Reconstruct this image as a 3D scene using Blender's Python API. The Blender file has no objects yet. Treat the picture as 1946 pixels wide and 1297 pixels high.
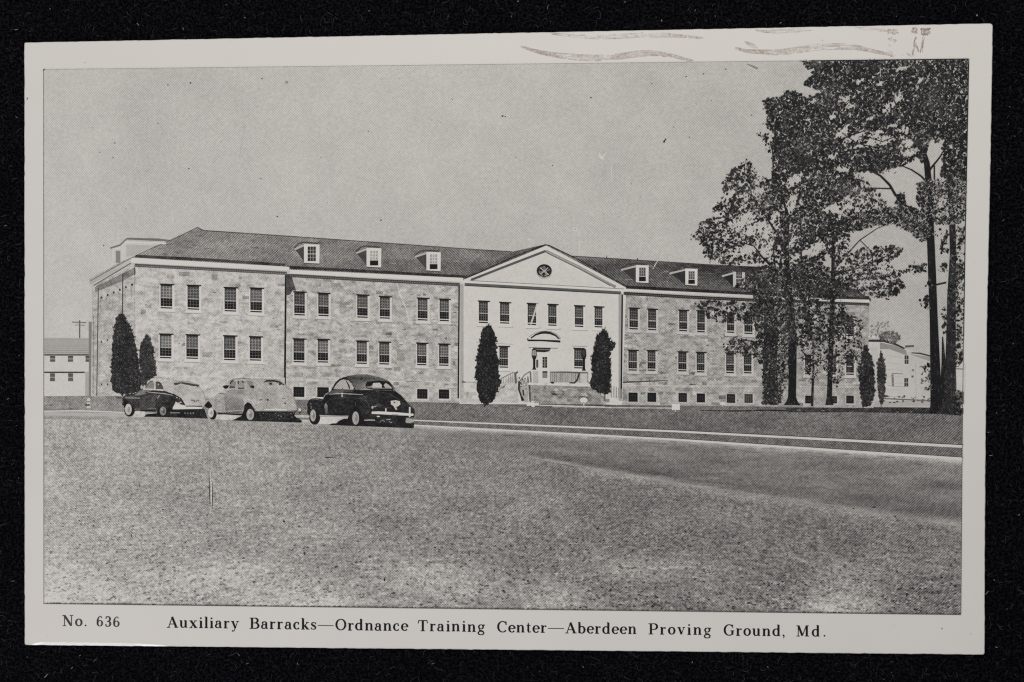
import bpy, math, random
from mathutils import Vector, Euler
from mathutils.geometry import tessellate_polygon
random.seed(7)
S = bpy.context.scene
COL = S.collection

# ------------------------------------------------------------------ camera, world, lamps, exposure
F_PX = 2300.0                       # focal length in pixels of the 1946 px wide photograph
CAM_LOC = Vector((0.01277933, 0.00273581, 0.17444166 + 0.0005))
CAM_ROT = Euler((-0.01458686, 0.05911738, -0.00254894), 'XYZ')
cd = bpy.data.cameras.new('camera')
cam = bpy.data.objects.new('camera', cd); COL.objects.link(cam)
cam.location = CAM_LOC; cam.rotation_euler = CAM_ROT
cd.sensor_fit = 'HORIZONTAL'; cd.sensor_width = 36.0
cd.lens = 36.0 * F_PX / 1946.0
cd.clip_start = 0.001; cd.clip_end = 20.0
S.camera = cam

w = bpy.data.worlds.new('World'); S.world = w; w.use_nodes = True
bg = w.node_tree.nodes.get('Background') or w.node_tree.nodes.new('ShaderNodeBackground')
out = w.node_tree.nodes.get('World Output') or w.node_tree.nodes.new('ShaderNodeOutputWorld')
w.node_tree.links.new(bg.outputs[0], out.inputs[0])
bg.inputs[0].default_value = (0.86, 0.93, 1.0, 1); bg.inputs[1].default_value = 0.16

def area_lamp(name, loc, target, size, power, color):
    l = bpy.data.lights.new(name, 'AREA'); l.shape = 'DISK'; l.size = size
    l.energy = power; l.color = color
    o = bpy.data.objects.new(name, l); COL.objects.link(o)
    o.location = loc
    o.rotation_euler = (Vector(target) - Vector(loc)).to_track_quat('-Z', 'Y').to_euler()
    return o
area_lamp('key_lamp', (0.03, 0.24, 0.36), (0.0, 0.01, 0.0), 0.22, 1.11, (1.0, 0.956, 0.897))
area_lamp('front_lamp', (-0.168, -0.262, 0.16), (-0.05, -0.03, 0.0), 0.11, 0.345, (1.0, 0.95, 1.0))

S.view_settings.view_transform = 'Standard'; S.view_settings.look = 'None'
S.view_settings.exposure = 0.0; S.view_settings.gamma = 1.0
S.view_settings.use_curve_mapping = False
S.render.engine = 'CYCLES'
S.cycles.use_denoising = False        # keep the fine printed grain
S.cycles.filter_width = 1.25

# ------------------------------------------------------------------ measuring: traced photo point -> place on the card
CARD_BASE, CARD_T = 0.00018, 0.00032          # the card lies on the nap; card thickness
TOP = CARD_BASE + CARD_T
RM = CAM_ROT.to_matrix()
def at(x, y, z=TOP):
    d = RM @ Vector(((x - 973.0) / F_PX, -(y - 648.5) / F_PX, -1.0))
    t = (z - CAM_LOC.z) / d.z
    p = CAM_LOC + d * t
    return (p.x, p.y)
PX = 0.1397 / 1832.0                          # size of one photo pixel on the card, metres

# ------------------------------------------------------------------ materials
def new_mat(name):
    m = bpy.data.materials.new(name); m.use_nodes = True
    nt = m.node_tree; nt.nodes.clear()
    o = nt.nodes.new('ShaderNodeOutputMaterial'); b = nt.nodes.new('ShaderNodeBsdfPrincipled')
    nt.links.new(b.outputs[0], o.inputs[0])
    return m, nt, b
def N(nt, kind, **kw):
    n = nt.nodes.new(kind)
    for k, v in kw.items(): setattr(n, k, v)
    return n
def M(nt, op, a, b=None, c=None, clamp=False):
    n = nt.nodes.new('ShaderNodeMath'); n.operation = op; n.use_clamp = clamp
    for i, v in enumerate((a, b, c)):
        if v is None: continue
        if isinstance(v, (int, float)): n.inputs[i].default_value = v
        else: nt.links.new(v, n.inputs[i])
    return n.outputs[0]
def noise(nt, vec, scale, detail=2.0, rough=0.55):
    n = N(nt, 'ShaderNodeTexNoise'); nt.links.new(vec, n.inputs['Vector'])
    n.inputs['Scale'].default_value = scale; n.inputs['Detail'].default_value = detail
    n.inputs['Roughness'].default_value = rough
    return M(nt, 'MULTIPLY', M(nt, 'SUBTRACT', n.outputs[0], 0.5), 2.0)
def stretch(nt, vec, sx, sy, rot=0.0):
    n = N(nt, 'ShaderNodeMapping'); nt.links.new(vec, n.inputs['Vector'])
    n.inputs['Scale'].default_value = (sx, sy, 1.0); n.inputs['Rotation'].default_value = (0, 0, rot)
    return n.outputs[0]

PAPER = (0.80, 0.775, 0.735, 1); INK = (0.0125, 0.0125, 0.0145, 1); GAIN = 0.86
def ink_mat(name, fine=0.05, fine_size=4.0, coarse=0.0, coarse_size=40.0, sx=1.0, screen=0.05, ink=INK, persp=False, soft=0.03):
    """halftone printing ink on paper: per-face 'tone' (print density), press grain and a 45 degree dot screen"""
    m, nt, b = new_mat(name)
    tc = N(nt, 'ShaderNodeTexCoord').outputs['Object']
    at_ = N(nt, 'ShaderNodeAttribute'); at_.attribute_name = 'tone'
    t = at_.outputs['Fac']
    f = noise(nt, tc, 1.0 / (fine_size * PX * 2.0), 2.5, 0.7)
    t = M(nt, 'MULTIPLY_ADD', f, fine, t)
    if coarse:
        c = noise(nt, stretch(nt, tc, 1.0 / sx, 1.0), 1.0 / (coarse_size * PX * 2.0), 4.0, 0.6)
        t = M(nt, 'MULTIPLY_ADD', c, coarse, t)
    if persp:
        # grass tufts seen at a low angle: small and flat far off, larger close by
        sep = N(nt, 'ShaderNodeSeparateXYZ'); nt.links.new(tc, sep.inputs[0])
        hz = at(900, 745)[1]
        d = M(nt, 'MAXIMUM', M(nt, 'SUBTRACT', hz, sep.outputs['Y']), 30 * PX)
        dep = M(nt, 'DIVIDE', 0.02, d)
        cmb = N(nt, 'ShaderNodeCombineXYZ')
        nt.links.new(M(nt, 'MULTIPLY', M(nt, 'MULTIPLY', sep.outputs['X'], dep), 60.0), cmb.inputs[0])
        nt.links.new(M(nt, 'MULTIPLY', dep, 4.2), cmb.inputs[1])
        g = noise(nt, cmb.outputs[0], 14.0, 3.0, 0.65)
        t = M(nt, 'MULTIPLY_ADD', g, persp, t)
        g2 = noise(nt, cmb.outputs[0], 1.6, 4.0, 0.6)
        t = M(nt, 'MULTIPLY_ADD', g2, persp * 0.45, t)
    if screen:
        sep2 = N(nt, 'ShaderNodeSeparateXYZ'); nt.links.new(stretch(nt, tc, 1, 1, math.radians(45.6)), sep2.inputs[0])
        k = 2 * math.pi / (3.45 * PX)
        dn = M(nt, 'MULTIPLY', noise(nt, tc, 22.0, 2.0, 0.5), 2.4)
        s = M(nt, 'ADD', M(nt, 'MULTIPLY', M(nt, 'ADD', 1.0, dn, clamp=False), M(nt, 'SINE', M(nt, 'MULTIPLY', sep2.outputs['X'], k))),
              M(nt, 'MULTIPLY', M(nt, 'SUBTRACT', 1.0, dn), M(nt, 'SINE', M(nt, 'MULTIPLY', sep2.outputs['Y'], k))))
        mid = M(nt, 'MULTIPLY', M(nt, 'MULTIPLY', t, M(nt, 'SUBTRACT', 1.0, t)), 4.0)
        t = M(nt, 'ADD', t, M(nt, 'MULTIPLY', M(nt, 'MULTIPLY', s, screen), mid))
    t = M(nt, 'MINIMUM', M(nt, 'MAXIMUM', t, 0.02), 0.93)
    lin = M(nt, 'DIVIDE', M(nt, 'POWER', t, 2.2), 0.66)       # print value -> share of bare paper
    lin = M(nt, 'SUBTRACT', lin, soft * 0.3, clamp=True)
    mix = N(nt, 'ShaderNodeMixRGB'); nt.links.new(lin, mix.inputs[0])
    mix.inputs[1].default_value = ink; mix.inputs[2].default_value = PAPER
    nt.links.new(mix.outputs[0], b.inputs['Base Color'])
    b.inputs['Roughness'].default_value = 0.55
    b.inputs['Specular IOR Level'].default_value = 0.10
    return m

MI = {
 'sky':   ink_mat('sky_ink', 0.09, 2.4, 0.05, 45, 1.0, 0.048),
 'lawn':  ink_mat('lawn_ink', 0.34, 2.3, 0.12, 40, 2.2, 0.06, persp=0.22),
 'strip': ink_mat('verge_ink', 0.26, 2.3, 0.12, 18, 3.0, 0.065),
 'road':  ink_mat('road_ink', 0.20, 2.2, 0.18, 10, 6.0, 0.055),
 'stone': ink_mat('stone_ink', 0.20, 2.2, 0.20, 5, 1.5, 0.05),
 'plaster': ink_mat('plaster_ink', 0.06, 2.6, 0.03, 14, 1.0, 0.025),
 'roof':  ink_mat('roof_ink', 0.22, 2.2, 0.16, 12, 2.4, 0.08),
 'leaf':  ink_mat('foliage_ink', 0.16, 2.2, 0.10, 12, 1.0, 0.05),
 'solid': ink_mat('solid_ink', 0.12, 2.4, 0.05, 14, 1.0, 0.05),
 'car':   ink_mat('car_ink', 0.20, 2.2, 0.16, 9, 1.6, 0.05),
 'text':  ink_mat('lettering_ink', 0.10, 2.4, 0.0, 20, 1.0, 0.0),
 'stamp': ink_mat('cancel_ink', 0.42, 1.8, 0.30, 6, 1.6, 0.0, ink=(0.27, 0.185, 0.15, 1)),
}

def paper_mat():
    m, nt, b = new_mat('card_paper')
    tc = N(nt, 'ShaderNodeTexCoord').outputs['Object']
    n1 = noise(nt, tc, 90.0, 4.0, 0.6); n2 = noise(nt, tc, 4200.0, 3.0, 0.7)
    t = M(nt, 'MULTIPLY_ADD', n1, 0.35, 0.5); t = M(nt, 'MULTIPLY_ADD', n2, 0.45, t)
    mix = N(nt, 'ShaderNodeMixRGB'); nt.links.new(t, mix.inputs[0])
    mix.inputs[1].default_value = (0.755, 0.728, 0.688, 1); mix.inputs[2].default_value = (0.815, 0.795, 0.765, 1)
    nt.links.new(mix.outputs[0], b.inputs['Base Color'])
    b.inputs['Roughness'].default_value = 0.5; b.inputs['Specular IOR Level'].default_value = 0.25
    bp = N(nt, 'ShaderNodeBump'); bp.inputs['Strength'].default_value = 0.06; bp.inputs['Distance'].default_value = 0.00003
    nt.links.new(n2, bp.inputs['Height']); nt.links.new(bp.outputs[0], b.inputs['Normal'])
    return m
def edge_mat():
    m, nt, b = new_mat('card_edge_fibre')
    tc = N(nt, 'ShaderNodeTexCoord').outputs['Object']
    n2 = noise(nt, tc, 1500.0, 3.0, 0.7)
    t = M(nt, 'MULTIPLY_ADD', n2, 0.8, 0.5)
    mix = N(nt, 'ShaderNodeMixRGB'); nt.links.new(t, mix.inputs[0])
    mix.inputs[1].default_value = (0.72, 0.69, 0.64, 1); mix.inputs[2].default_value = (0.88, 0.87, 0.85, 1)
    nt.links.new(mix.outputs[0], b.inputs['Base Color'])
    b.inputs['Roughness'].default_value = 0.28; b.inputs['Specular IOR Level'].default_value = 0.7
    return m
def cloth_mat():
    m, nt, b = new_mat('black_felt')
    tc = N(nt, 'ShaderNodeTexCoord').outputs['Object']
    n1 = noise(nt, tc, 2600.0, 3.0, 0.75); n2 = noise(nt, tc, 60.0, 3.0, 0.5)
    t = M(nt, 'MULTIPLY_ADD', n1, 1.3, 0.15, clamp=True)
    t = M(nt, 'MULTIPLY', t, M(nt, 'MULTIPLY_ADD', n2, 0.5, 0.8))
    mix = N(nt, 'ShaderNodeMixRGB'); nt.links.new(t, mix.inputs[0])
    mix.inputs[1].default_value = (0.0018, 0.0018, 0.0025, 1); mix.inputs[2].default_value = (0.028, 0.029, 0.037, 1)
    nt.links.new(mix.outputs[0], b.inputs['Base Color'])
    b.inputs['Roughness'].default_value = 1.0; b.inputs['Specular IOR Level'].default_value = 0.0
    bp = N(nt, 'ShaderNodeBump'); bp.inputs['Strength'].default_value = 0.8; bp.inputs['Distance'].default_value = 0.0003
    nt.links.new(n1, bp.inputs['Height']); nt.links.new(bp.outputs[0], b.inputs['Normal'])
    return m
def plain_mat(name, rgb, rough=0.8):
    m, nt, b = new_mat(name)
    tc = N(nt, 'ShaderNodeTexCoord').outputs['Object']
    n1 = noise(nt, tc, 3000.0, 2.0, 0.6)
    mix = N(nt, 'ShaderNodeMixRGB'); nt.links.new(M(nt, 'MULTIPLY_ADD', n1, 0.5, 0.5), mix.inputs[0])
    mix.inputs[1].default_value = tuple(c * 0.7 for c in rgb) + (1,); mix.inputs[2].default_value = tuple(c * 1.2 for c in rgb) + (1,)
    nt.links.new(mix.outputs[0], b.inputs['Base Color']); b.inputs['Roughness'].default_value = rough
    b.inputs['Specular IOR Level'].default_value = 0.15
    return m

# ------------------------------------------------------------------ mesh helpers
def link_mesh(name, verts, faces, mats, parent=None, tones=None, midx=None):
    me = bpy.data.meshes.new(name); me.from_pydata(verts, [], faces)
    for m in mats: me.materials.append(m)
    if tones is not None:
        a = me.attributes.new('tone', 'FLOAT', 'POINT'); a.data.foreach_set('value', tones)
    if midx is not None: me.polygons.foreach_set('material_index', midx)
    me.update()
    o = bpy.data.objects.new(name, me); COL.objects.link(o)
    if parent: o.parent = parent
    return o

STEP = 6e-7
class Stack: z = TOP + 3e-6
class Ink:
    """one printed part: flat ink shapes traced in photo pixels, laid one over the other on the card"""
    def __init__(s, name, mat, parent, z=None):
        s.name, s.mat, s.parent = name, MI[mat], parent
        s.v, s.f, s.t = [], [], []
        if z is None: Stack.z += STEP; z = Stack.z
        s.z = z
    def up(s):
        s.z += STEP; Stack.z = max(Stack.z, s.z); return s
    def poly(s, pts, tone, dz=0.0):
        b = len(s.v)
        tl = tone if isinstance(tone, (list, tuple)) else [tone] * len(pts)
        for (x, y), t in zip(pts, tl):
            X, Y = at(x, y); s.v.append((X, Y, s.z + dz * .5)); s.t.append(t)
        if len(pts) <= 3: fs = [tuple(range(len(pts)))]
        elif len(pts) == 4: fs = [(0, 1, 2, 3)]
        else: fs = tessellate_polygon([[Vector((p[0], p[1], 0)) for p in pts]])
        for f in fs:
            f = list(f)
            ar = 0
            for i in range(len(f)):
                x0, y0, _ = s.v[b + f[i]]; x1, y1, _ = s.v[b + f[(i + 1) % len(f)]]
                ar += x0 * y1 - x1 * y0
            if ar < 0: f.reverse()
            s.f.append(tuple(b + i for i in f))
        return s
    def rect(s, x0, y0, x1, y1, tone, sl=0.0, sr=None, dz=0.0):
        """box with its top edge sloping sl px per px (and the foot sr)"""
        if sr is None: sr = sl
        return s.poly([(x0, y0), (x1, y0 + sl * (x1 - x0)), (x1, y1 + sr * (x1 - x0)), (x0, y1)], tone, dz)
    def line(s, pts, wd, tone, dz=0.0):
        n = len(pts)
        if not isinstance(wd, (list, tuple)): wd = [wd] * n
        L, R = [], []
        for i in range(n):
            a = pts[max(i - 1, 0)]; c = pts[min(i + 1, n - 1)]
            dx, dy = c[0] - a[0], c[1] - a[1]; l = math.hypot(dx, dy) or 1
            nx, ny = -dy / l * wd[i] / 2, dx / l * wd[i] / 2
            L.append((pts[i][0] + nx, pts[i][1] + ny)); R.append((pts[i][0] - nx, pts[i][1] - ny))
        for i in range(n - 1):
            s.poly([L[i], L[i + 1], R[i + 1], R[i]], tone, dz)
        return s
    def ell(s, cx, cy, rx, ry, tone, n=20, rot=0.0, dz=0.0):
        pts = []
        for i in range(n):
            a = 2 * math.pi * i / n
            x, y = rx * math.cos(a), ry * math.sin(a)
            pts.append((cx + x * math.cos(rot) - y * math.sin(rot), cy + x * math.sin(rot) + y * math.cos(rot)))
        return s.poly(pts, tone, dz)
    def grid(s, xs, top, bot, ny, tone):
        """sheet between two border lines top(x), bot(x); tone(x, y) is the print density"""
        b = len(s.v)
        for x in xs:
            for j in range(ny + 1):
                y = top(x) + (bot(x) - top(x)) * j / ny; x_ = min(x, P_R(y))
                X, Y = at(x_, y); s.v.append((X, Y, s.z)); s.t.append(tone(x, y))
        for i in range(len(xs) - 1):
            for j in range(ny):
                p = b + i * (ny + 1) + j
                s.f.append((p, p + 1, p + ny + 2, p + ny + 1))
        return s
    def done(s, label=None):
        o = link_mesh(s.name, s.v, s.f, [s.mat], s.parent, s.t)
        if label: o['label'] = label
        Stack.z = max(Stack.z, s.z)
        return o

def zc(ox, oy, k, pts): return [(ox + x / k, oy + y / k) for x, y in pts]
def lerp(a, b, t): return a + (b - a) * t
def seg(pts):
    """piecewise linear y(x)"""
    def f(x):
        if x <= pts[0][0]:
            (x0, y0), (x1, y1) = pts[0], pts[1]
        elif x >= pts[-1][0]:
            (x0, y0), (x1, y1) = pts[-2], pts[-1]
        else:
            for (x0, y0), (x1, y1) in zip(pts, pts[1:]):
                if x0 <= x <= x1: break
        return y0 + (y1 - y0) * (x - x0) / (x1 - x0)
    return f
def frange(a, b, n): return [a + (b - a) * i / n for i in range(n + 1)]
def inside(p, poly):
    x, y = p; c = False; j = len(poly) - 1
    for i in range(len(poly)):
        xi, yi = poly[i]; xj, yj = poly[j]
        if (yi > y) != (yj > y) and x < (xj - xi) * (y - yi) / (yj - yi) + xi: c = not c
        j = i
    return c

# ------------------------------------------------------------------ the black cloth and its lint
CLOTH = cloth_mat()
def build_cloth():
    nx, ny, W, H = 60, 44, 0.62, 0.50
    v, f, mi = [], [], []
    for i in range(nx + 1):
        for j in range(ny + 1):
            x, y = -W / 2 + W * i / nx, -H / 2 + H * j / ny
            r = max(abs(x) - 0.08, abs(y) - 0.055, 0)
            v.append((x, y, 0.0006 * min(r / 0.05, 1) * math.sin(x * 41 + 1.3 * math.sin(y * 37)) * math.cos(y * 33)))
    for i in range(nx):
        for j in range(ny):
            p = i * (ny + 1) + j; f.append((p, p + ny + 1, p + ny + 2, p + 1)); mi.append(0)
    # raised nap: short curled fibres round the card
    for k in range(26000):
        x, y = random.uniform(-0.079, 0.079), random.uniform(-0.055, 0.055)
        if abs(x) < 0.0665 and abs(y) < 0.0405: continue
        a = random.uniform(0, 6.283); l = random.uniform(0.0003, 0.0011); wd = random.uniform(0.000015, 0.00003)
        bend = random.uniform(-0.9, 0.9); h = random.uniform(0.00004, 0.00022)
        px, py = x, y; b = len(v)
        for q in range(4):
            aa = a + bend * q
            v.append((px - math.sin(aa) * wd, py + math.cos(aa) * wd, 0.00003 + h * math.sin(q / 3 * 3.1)))
            v.append((px + math.sin(aa) * wd, py - math.cos(aa) * wd, 0.00003 + h * math.sin(q / 3 * 3.1)))
            px += math.cos(aa) * l / 3; py += math.sin(aa) * l / 3
        m = 1 if random.random() < 0.85 else 2
        for q in range(3):
            f.append((b + 2 * q, b + 2 * q + 1, b + 2 * q + 3, b + 2 * q + 2)); mi.append(m)
    o = link_mesh('cloth', v, f, [CLOTH, plain_mat('felt_fibre', (0.017, 0.0175, 0.022), 0.9), plain_mat('pale_fibre', (0.055, 0.057, 0.066), 0.9)], None, None, mi)
    o['kind'] = 'structure'; o['label'] = 'black fuzzy felt cloth spread under the postcard'
    return o
build_cloth()

def build_lint():
    v, f = [], []
    def fibre(x, y, l, a, wd, bend):
        b = len(v); px, py = at(x, y, 0.0003); n = 5
        for q in range(n):
            aa = a + bend * q / n
            z = 0.0003 + 0.00008 * math.sin(q)
            v.append((px - math.sin(aa) * wd, py + math.cos(aa) * wd, z)); v.append((px + math.sin(aa) * wd, py - math.cos(aa) * wd, z))
            px += math.cos(aa) * l / n; py += math.sin(aa) * l / n
        for q in range(n - 1): f.append((b + 2 * q, b + 2 * q + 1, b + 2 * q + 3, b + 2 * q + 2))
    for x, y, l, a, wd in [(28, 57, 7, 0, 1.0), (30, 222, 4, -.8, 1.0), (84, 1288, 12, .6, 1.1), (1856, 31, 4, 1.2, 2.4), (1873, 1130, 10, 1.0, .8), (260, 44, 8, -.8, .8), (347, 53, 6, -.9, .9), (464, 33, 4, -.7, 1.1), (1257, 41, 4, 1.2, 1.6), (983, 3, 4, 0, 1.3), (1040, 18, 10, 1.5, .5), (1880, 866, 8, 0, .8), (1877, 822, 4, 0, .9), (1893, 786, 3, 1, .9), (1482, 45, 5, .6, 1.0), (135, 1271, 5, .5, .9), (178, 1258, 10, 1.0, .5), (452, 1243, 7, -.7, .6), (468, 1262, 6, .4, .6), (8, 430, 6, .3, .8), (14, 760, 5, .9, .7), (22, 1105, 7, .2, .6), (700, 22, 5, .5, .8), (820, 1262, 7, .2, .6), (1110, 1270, 6, 2.2, .6), (1320, 22, 5, 1.0, .7), (1905, 420, 5, .4, .6), (1925, 655, 4, 1.4, .7)]:
        fibre(x, y, l * PX, a, wd * PX / 2, random.uniform(-.8, .8))
    for k in range(330):
        x, y = random.uniform(0, 1946), random.uniform(0, 1297)
        if 40 < x < 1888 and 40 < y < 1246: continue
        fibre(x, y, random.uniform(1.5, 5) * PX, random.uniform(0, 6.28), random.uniform(.2, .5) * PX, random.uniform(-1, 1))
    o = link_mesh('lint', v, f, [plain_mat('pale_lint', (0.30, 0.30, 0.30))])
    o['label'] = 'pale lint specks and short hairs scattered over the black cloth'; o['category'] = 'lint'; o['kind'] = 'stuff'
build_lint()

# ------------------------------------------------------------------ the postcard
card = bpy.data.objects.new('postcard', None); COL.objects.link(card)
card.empty_display_size = 0.02
card['label'] = 'old black and white picture postcard of stone barracks and parked cars on black cloth'
card['category'] = 'postcard'

def build_stock():
    # outline traced clockwise, corners a little rounded and worn
    cor = [(46.5, 81.5, 3), (1886.5, 45, 7), (1871, 1244.5, 5), (47, 1226, 4)]
    ring = []
    BOW = seg([(45, 0), (180, -.3), (331, -1), (620, -3.6), (764, -3.2), (885, -3.2), (1100, -1.6), (1244, 0)])
    for i in range(4):
        x0, y0, r0 = cor[i]; x1, y1, r1 = cor[(i + 1) % 4]
        xp, yp, _ = cor[i - 1]
        l = math.hypot(x1 - x0, y1 - y0); ux, uy = (x1 - x0) / l, (y1 - y0) / l
        lp = math.hypot(xp - x0, yp - y0); vx, vy = (xp - x0) / lp, (yp - y0) / lp
        for q in range(5):                      # rounded corner as a quadratic curve
            t = q / 4
            ax, ay = x0 + vx * r0, y0 + vy * r0; bx, by = x0 + ux * r0, y0 + uy * r0
            ring.append(((1 - t) ** 2 * ax + 2 * t * (1 - t) * x0 + t * t * bx, (1 - t) ** 2 * ay + 2 * t * (1 - t) * y0 + t * t * by, i, t))
        n = int(l / 8)
        for q in range(1, n):
            d = r0 + (l - r0 - r1) * q / n
            j = random.gauss(0, 0.22)
            yy = y0 + uy * d + ux * j
            ring.append((x0 + ux * d - uy * j + (BOW(yy) if i == 1 else 0), yy, i, q / n))
    v, f, mi = [], [], []
    n = len(ring); cx, cy = 960, 648
    def lay(inset, z):
        b = len(v)
        for x, y, i, t in ring:
            d = inset(x, y, i)
            dx = -d if x > 1860 else (d if x < 60 else 0); dy = d if y < 150 else (-d if y > 1210 else 0)
            X, Y = at(x + dx, y + dy, z(x, y, i)); v.append((X, Y, z(x, y, i)))
        return b
    def bev(x, y, i):
        if y > 1210 and x < 330:                # the foot of the card is rubbed into a wider slope at the left
            return 1.2 + 4.4 * max(0, min(1, (x - 52) / 30)) * max(0, min(1, (330 - x) / 90))
        if y > 1210 and x < 900: return 1.6
        return 1.1
    a = lay(bev, lambda x, y, i: TOP)
    c = lay(lambda x, y, i: 0.0, lambda x, y, i: TOP - ((0.00008 + 0.00003 * min(1, max(0, (330 - x) / 120))) if (y > 1210 and x < 330) else 0.00008))
    d = lay(lambda x, y, i: 0.0, lambda x, y, i: CARD_BASE + 0.00003)
    e = lay(lambda x, y, i: 0.6, lambda x, y, i: CARD_BASE)
    for s0, s1 in ((a, c), (c, d), (d, e)):
        for k in range(n):
            f.append((s0 + k, s0 + (k + 1) % n, s1 + (k + 1) % n, s1 + k)); mi.append(1)
    f.append(tuple(a + k for k in range(n))[::-1]); mi.append(0)
    f.append(tuple(e + k for k in range(n))); mi.append(0)
    link_mesh('card_stock', v, f, [paper_mat(), edge_mat()], card, None, mi)
build_stock()

# border of the printed picture
P_T = seg([(83, 132), (1841, 112)]); P_B = seg([(83, 1147), (1826, 1168)])
def P_L(y): return 83.0 + 0.6 * (y - 132) / 1015
P_R = seg([(112, 1841.5), (290, 1838), (450, 1834.5), (620, 1832), (727, 1830), (887, 1828.5), (1168, 1826.3)])
def clampx(x, y): return min(max(x, P_L(y)), P_R(y))

# --- printed sky
def sky_tone(x, y):
    t = 0.745 - 0.015 * min(1, abs(x - 500) / 900)
    t -= 0.02 * max(0, (x - 1200) / 650) + 0.012 * math.sin(x / 170.0) * math.sin(y / 120.0)
    t += 0.03 * math.exp(-((x - 110) / 90) ** 2)
    return t
SX = frange(83, 1841, 150)
k = Ink('printed_sky', 'sky', card)
b0 = len(k.v); ny = 70
for i in range(151):
    for j in range(ny + 1):
        u = i / 150
        y = lerp(P_T(lerp(83, 1841, u)), 800.0, j / ny); x = lerp(P_L(y), P_R(y), u)
        X, Y = at(x, y); k.v.append((X, Y, k.z)); k.t.append(sky_tone(x, y))
for i in range(150):
    for j in range(ny):
        p = i * (ny + 1) + j; k.f.append((p, p + 1, p + ny + 2, p + ny + 1))
k.up()
# printing flaws: pin holes, specks, one white tear
for x, y, r, t in [(955, 221, 2.2, .12), (960, 222, 1.4, .2), (1262, 270, 2.4, .15), (1239, 159, 1.4, .15), (1304, 146, 1.6, .1), (1337, 141, 1.5, .1), (1379, 132, 1.6, .1), (1352, 192, 1.4, .15), (1310, 261, 1.5, .3), (1123, 186, 1.8, .3), (1280, 242, 1.3, .2), (498, 150, 1.6, .15), (362, 158, 2.0, .3), (319, 162, 1.5, .2), (359, 321, 1.6, .15), (496, 340, 1.5, .3), (527, 412, 1.8, .15), (724, 419, 1.7, .2), (300, 235, 1.3, .3), (1050, 315, 1.4, .3), (1428, 219, 1.6, .35), (1093, 436, 4.2, .85), (1093, 436, 1.8, .6), (740, 433, 1.6, .9), (1006, 455, 2.4, .82), (1103, 460, 1.4, .85), (197, 467, 1.4, .3), (545, 157, 3.0, .55), (215, 300, 1.6, .4), (190, 290, 1.5, .45), (218, 272, 2.2, .5), (1215, 240, 1.2, .5), (700, 250, 1.3, .35), (610, 300, 1.2, .4), (860, 190, 1.2, .35), (1200, 350, 1.2, .3), (830, 390, 1.3, .4), (420, 270, 1.2, .45), (760, 150, 1.2, .4), (980, 300, 1.2, .4)]:
    k.ell(x, y, r, r * random.uniform(.6, 1), t, 7, dz=random.uniform(0, 4e-7))
k.up()
k.line([(1262, 269), (1266, 264)], 2.4, .12)
k.line([(1138, 290), (1142, 300), (1150, 306)], [1, 3.5, 1], .86); k.line([(1135, 297), (1147, 299), (1152, 288)], [1, 2.5, .8], .85, 4e-7)
k.line([(1162, 315), (1163, 345)], 1.2, .8)
k.line([(326, 398), (328, 425), (334, 430)], 1.2, .82); k.line([(455, 300), (465, 240)], .8, .62)
k.line([(1100, 440), (1102, 485)], .9, .84); k.line([(1420, 122), (1440, 131)], [2, 5], .5)
for q in range(260):
    x, y = random.uniform(95, 1500), random.uniform(140, 470)
    k.ell(x, y, random.uniform(.5, 1.1), random.uniform(.5, 1.0), random.choice([.5, .45, .86, .84, .55]), 5, dz=4e-7 + random.uniform(0, 4e-7))
k.done()

# --- far houses, pole
def stone(k, quad, rows, cols, base, spread, share, light=0.0):
    """ashlar: blocks of differing grey over a wall given by four corners (TL, TR, BR, BL)"""
    tl, tr, br, bl = quad; dz_ = 7e-7 if k.name == 'pavilion_front' else 0.0
    for r in range(rows):
        v0, v1 = (r + random.uniform(-.25, .25)) / rows, (r + random.choice([.8, 1, 1, 1.5])) / rows
        v0, v1 = max(0, v0), min(1, v1)
        u = -random.random() / cols
        while u < 1:
            u1 = u + random.uniform(.35, 1.8) / cols
            a, b = max(u, 0), min(u1, 1)
            if random.random() < share and b > a:
                def q(uu, vv):
                    return (lerp(lerp(tl[0], tr[0], uu), lerp(bl[0], br[0], uu), vv), lerp(lerp(tl[1], tr[1], uu), lerp(bl[1], br[1], uu), vv))
                h = random.choice([1, 1, .8])
                cr = [q(a, v0), q((a + b) / 2, v0), q(b, v0), q(b, lerp(v0, v1, h)), q((a + b) / 2, lerp(v0, v1, h)), q(a, lerp(v0, v1, h))]
                k.poly([(x_ + random.gauss(0, .55), y_ + random.gauss(0, .5)) for x_, y_ in cr], max(.2, random.gauss(base, spread) - light - (random.uniform(.06, .17) if random.random() < .08 else 0)), dz_ + random.uniform(0, 6e-7))
            u = u1

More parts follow.
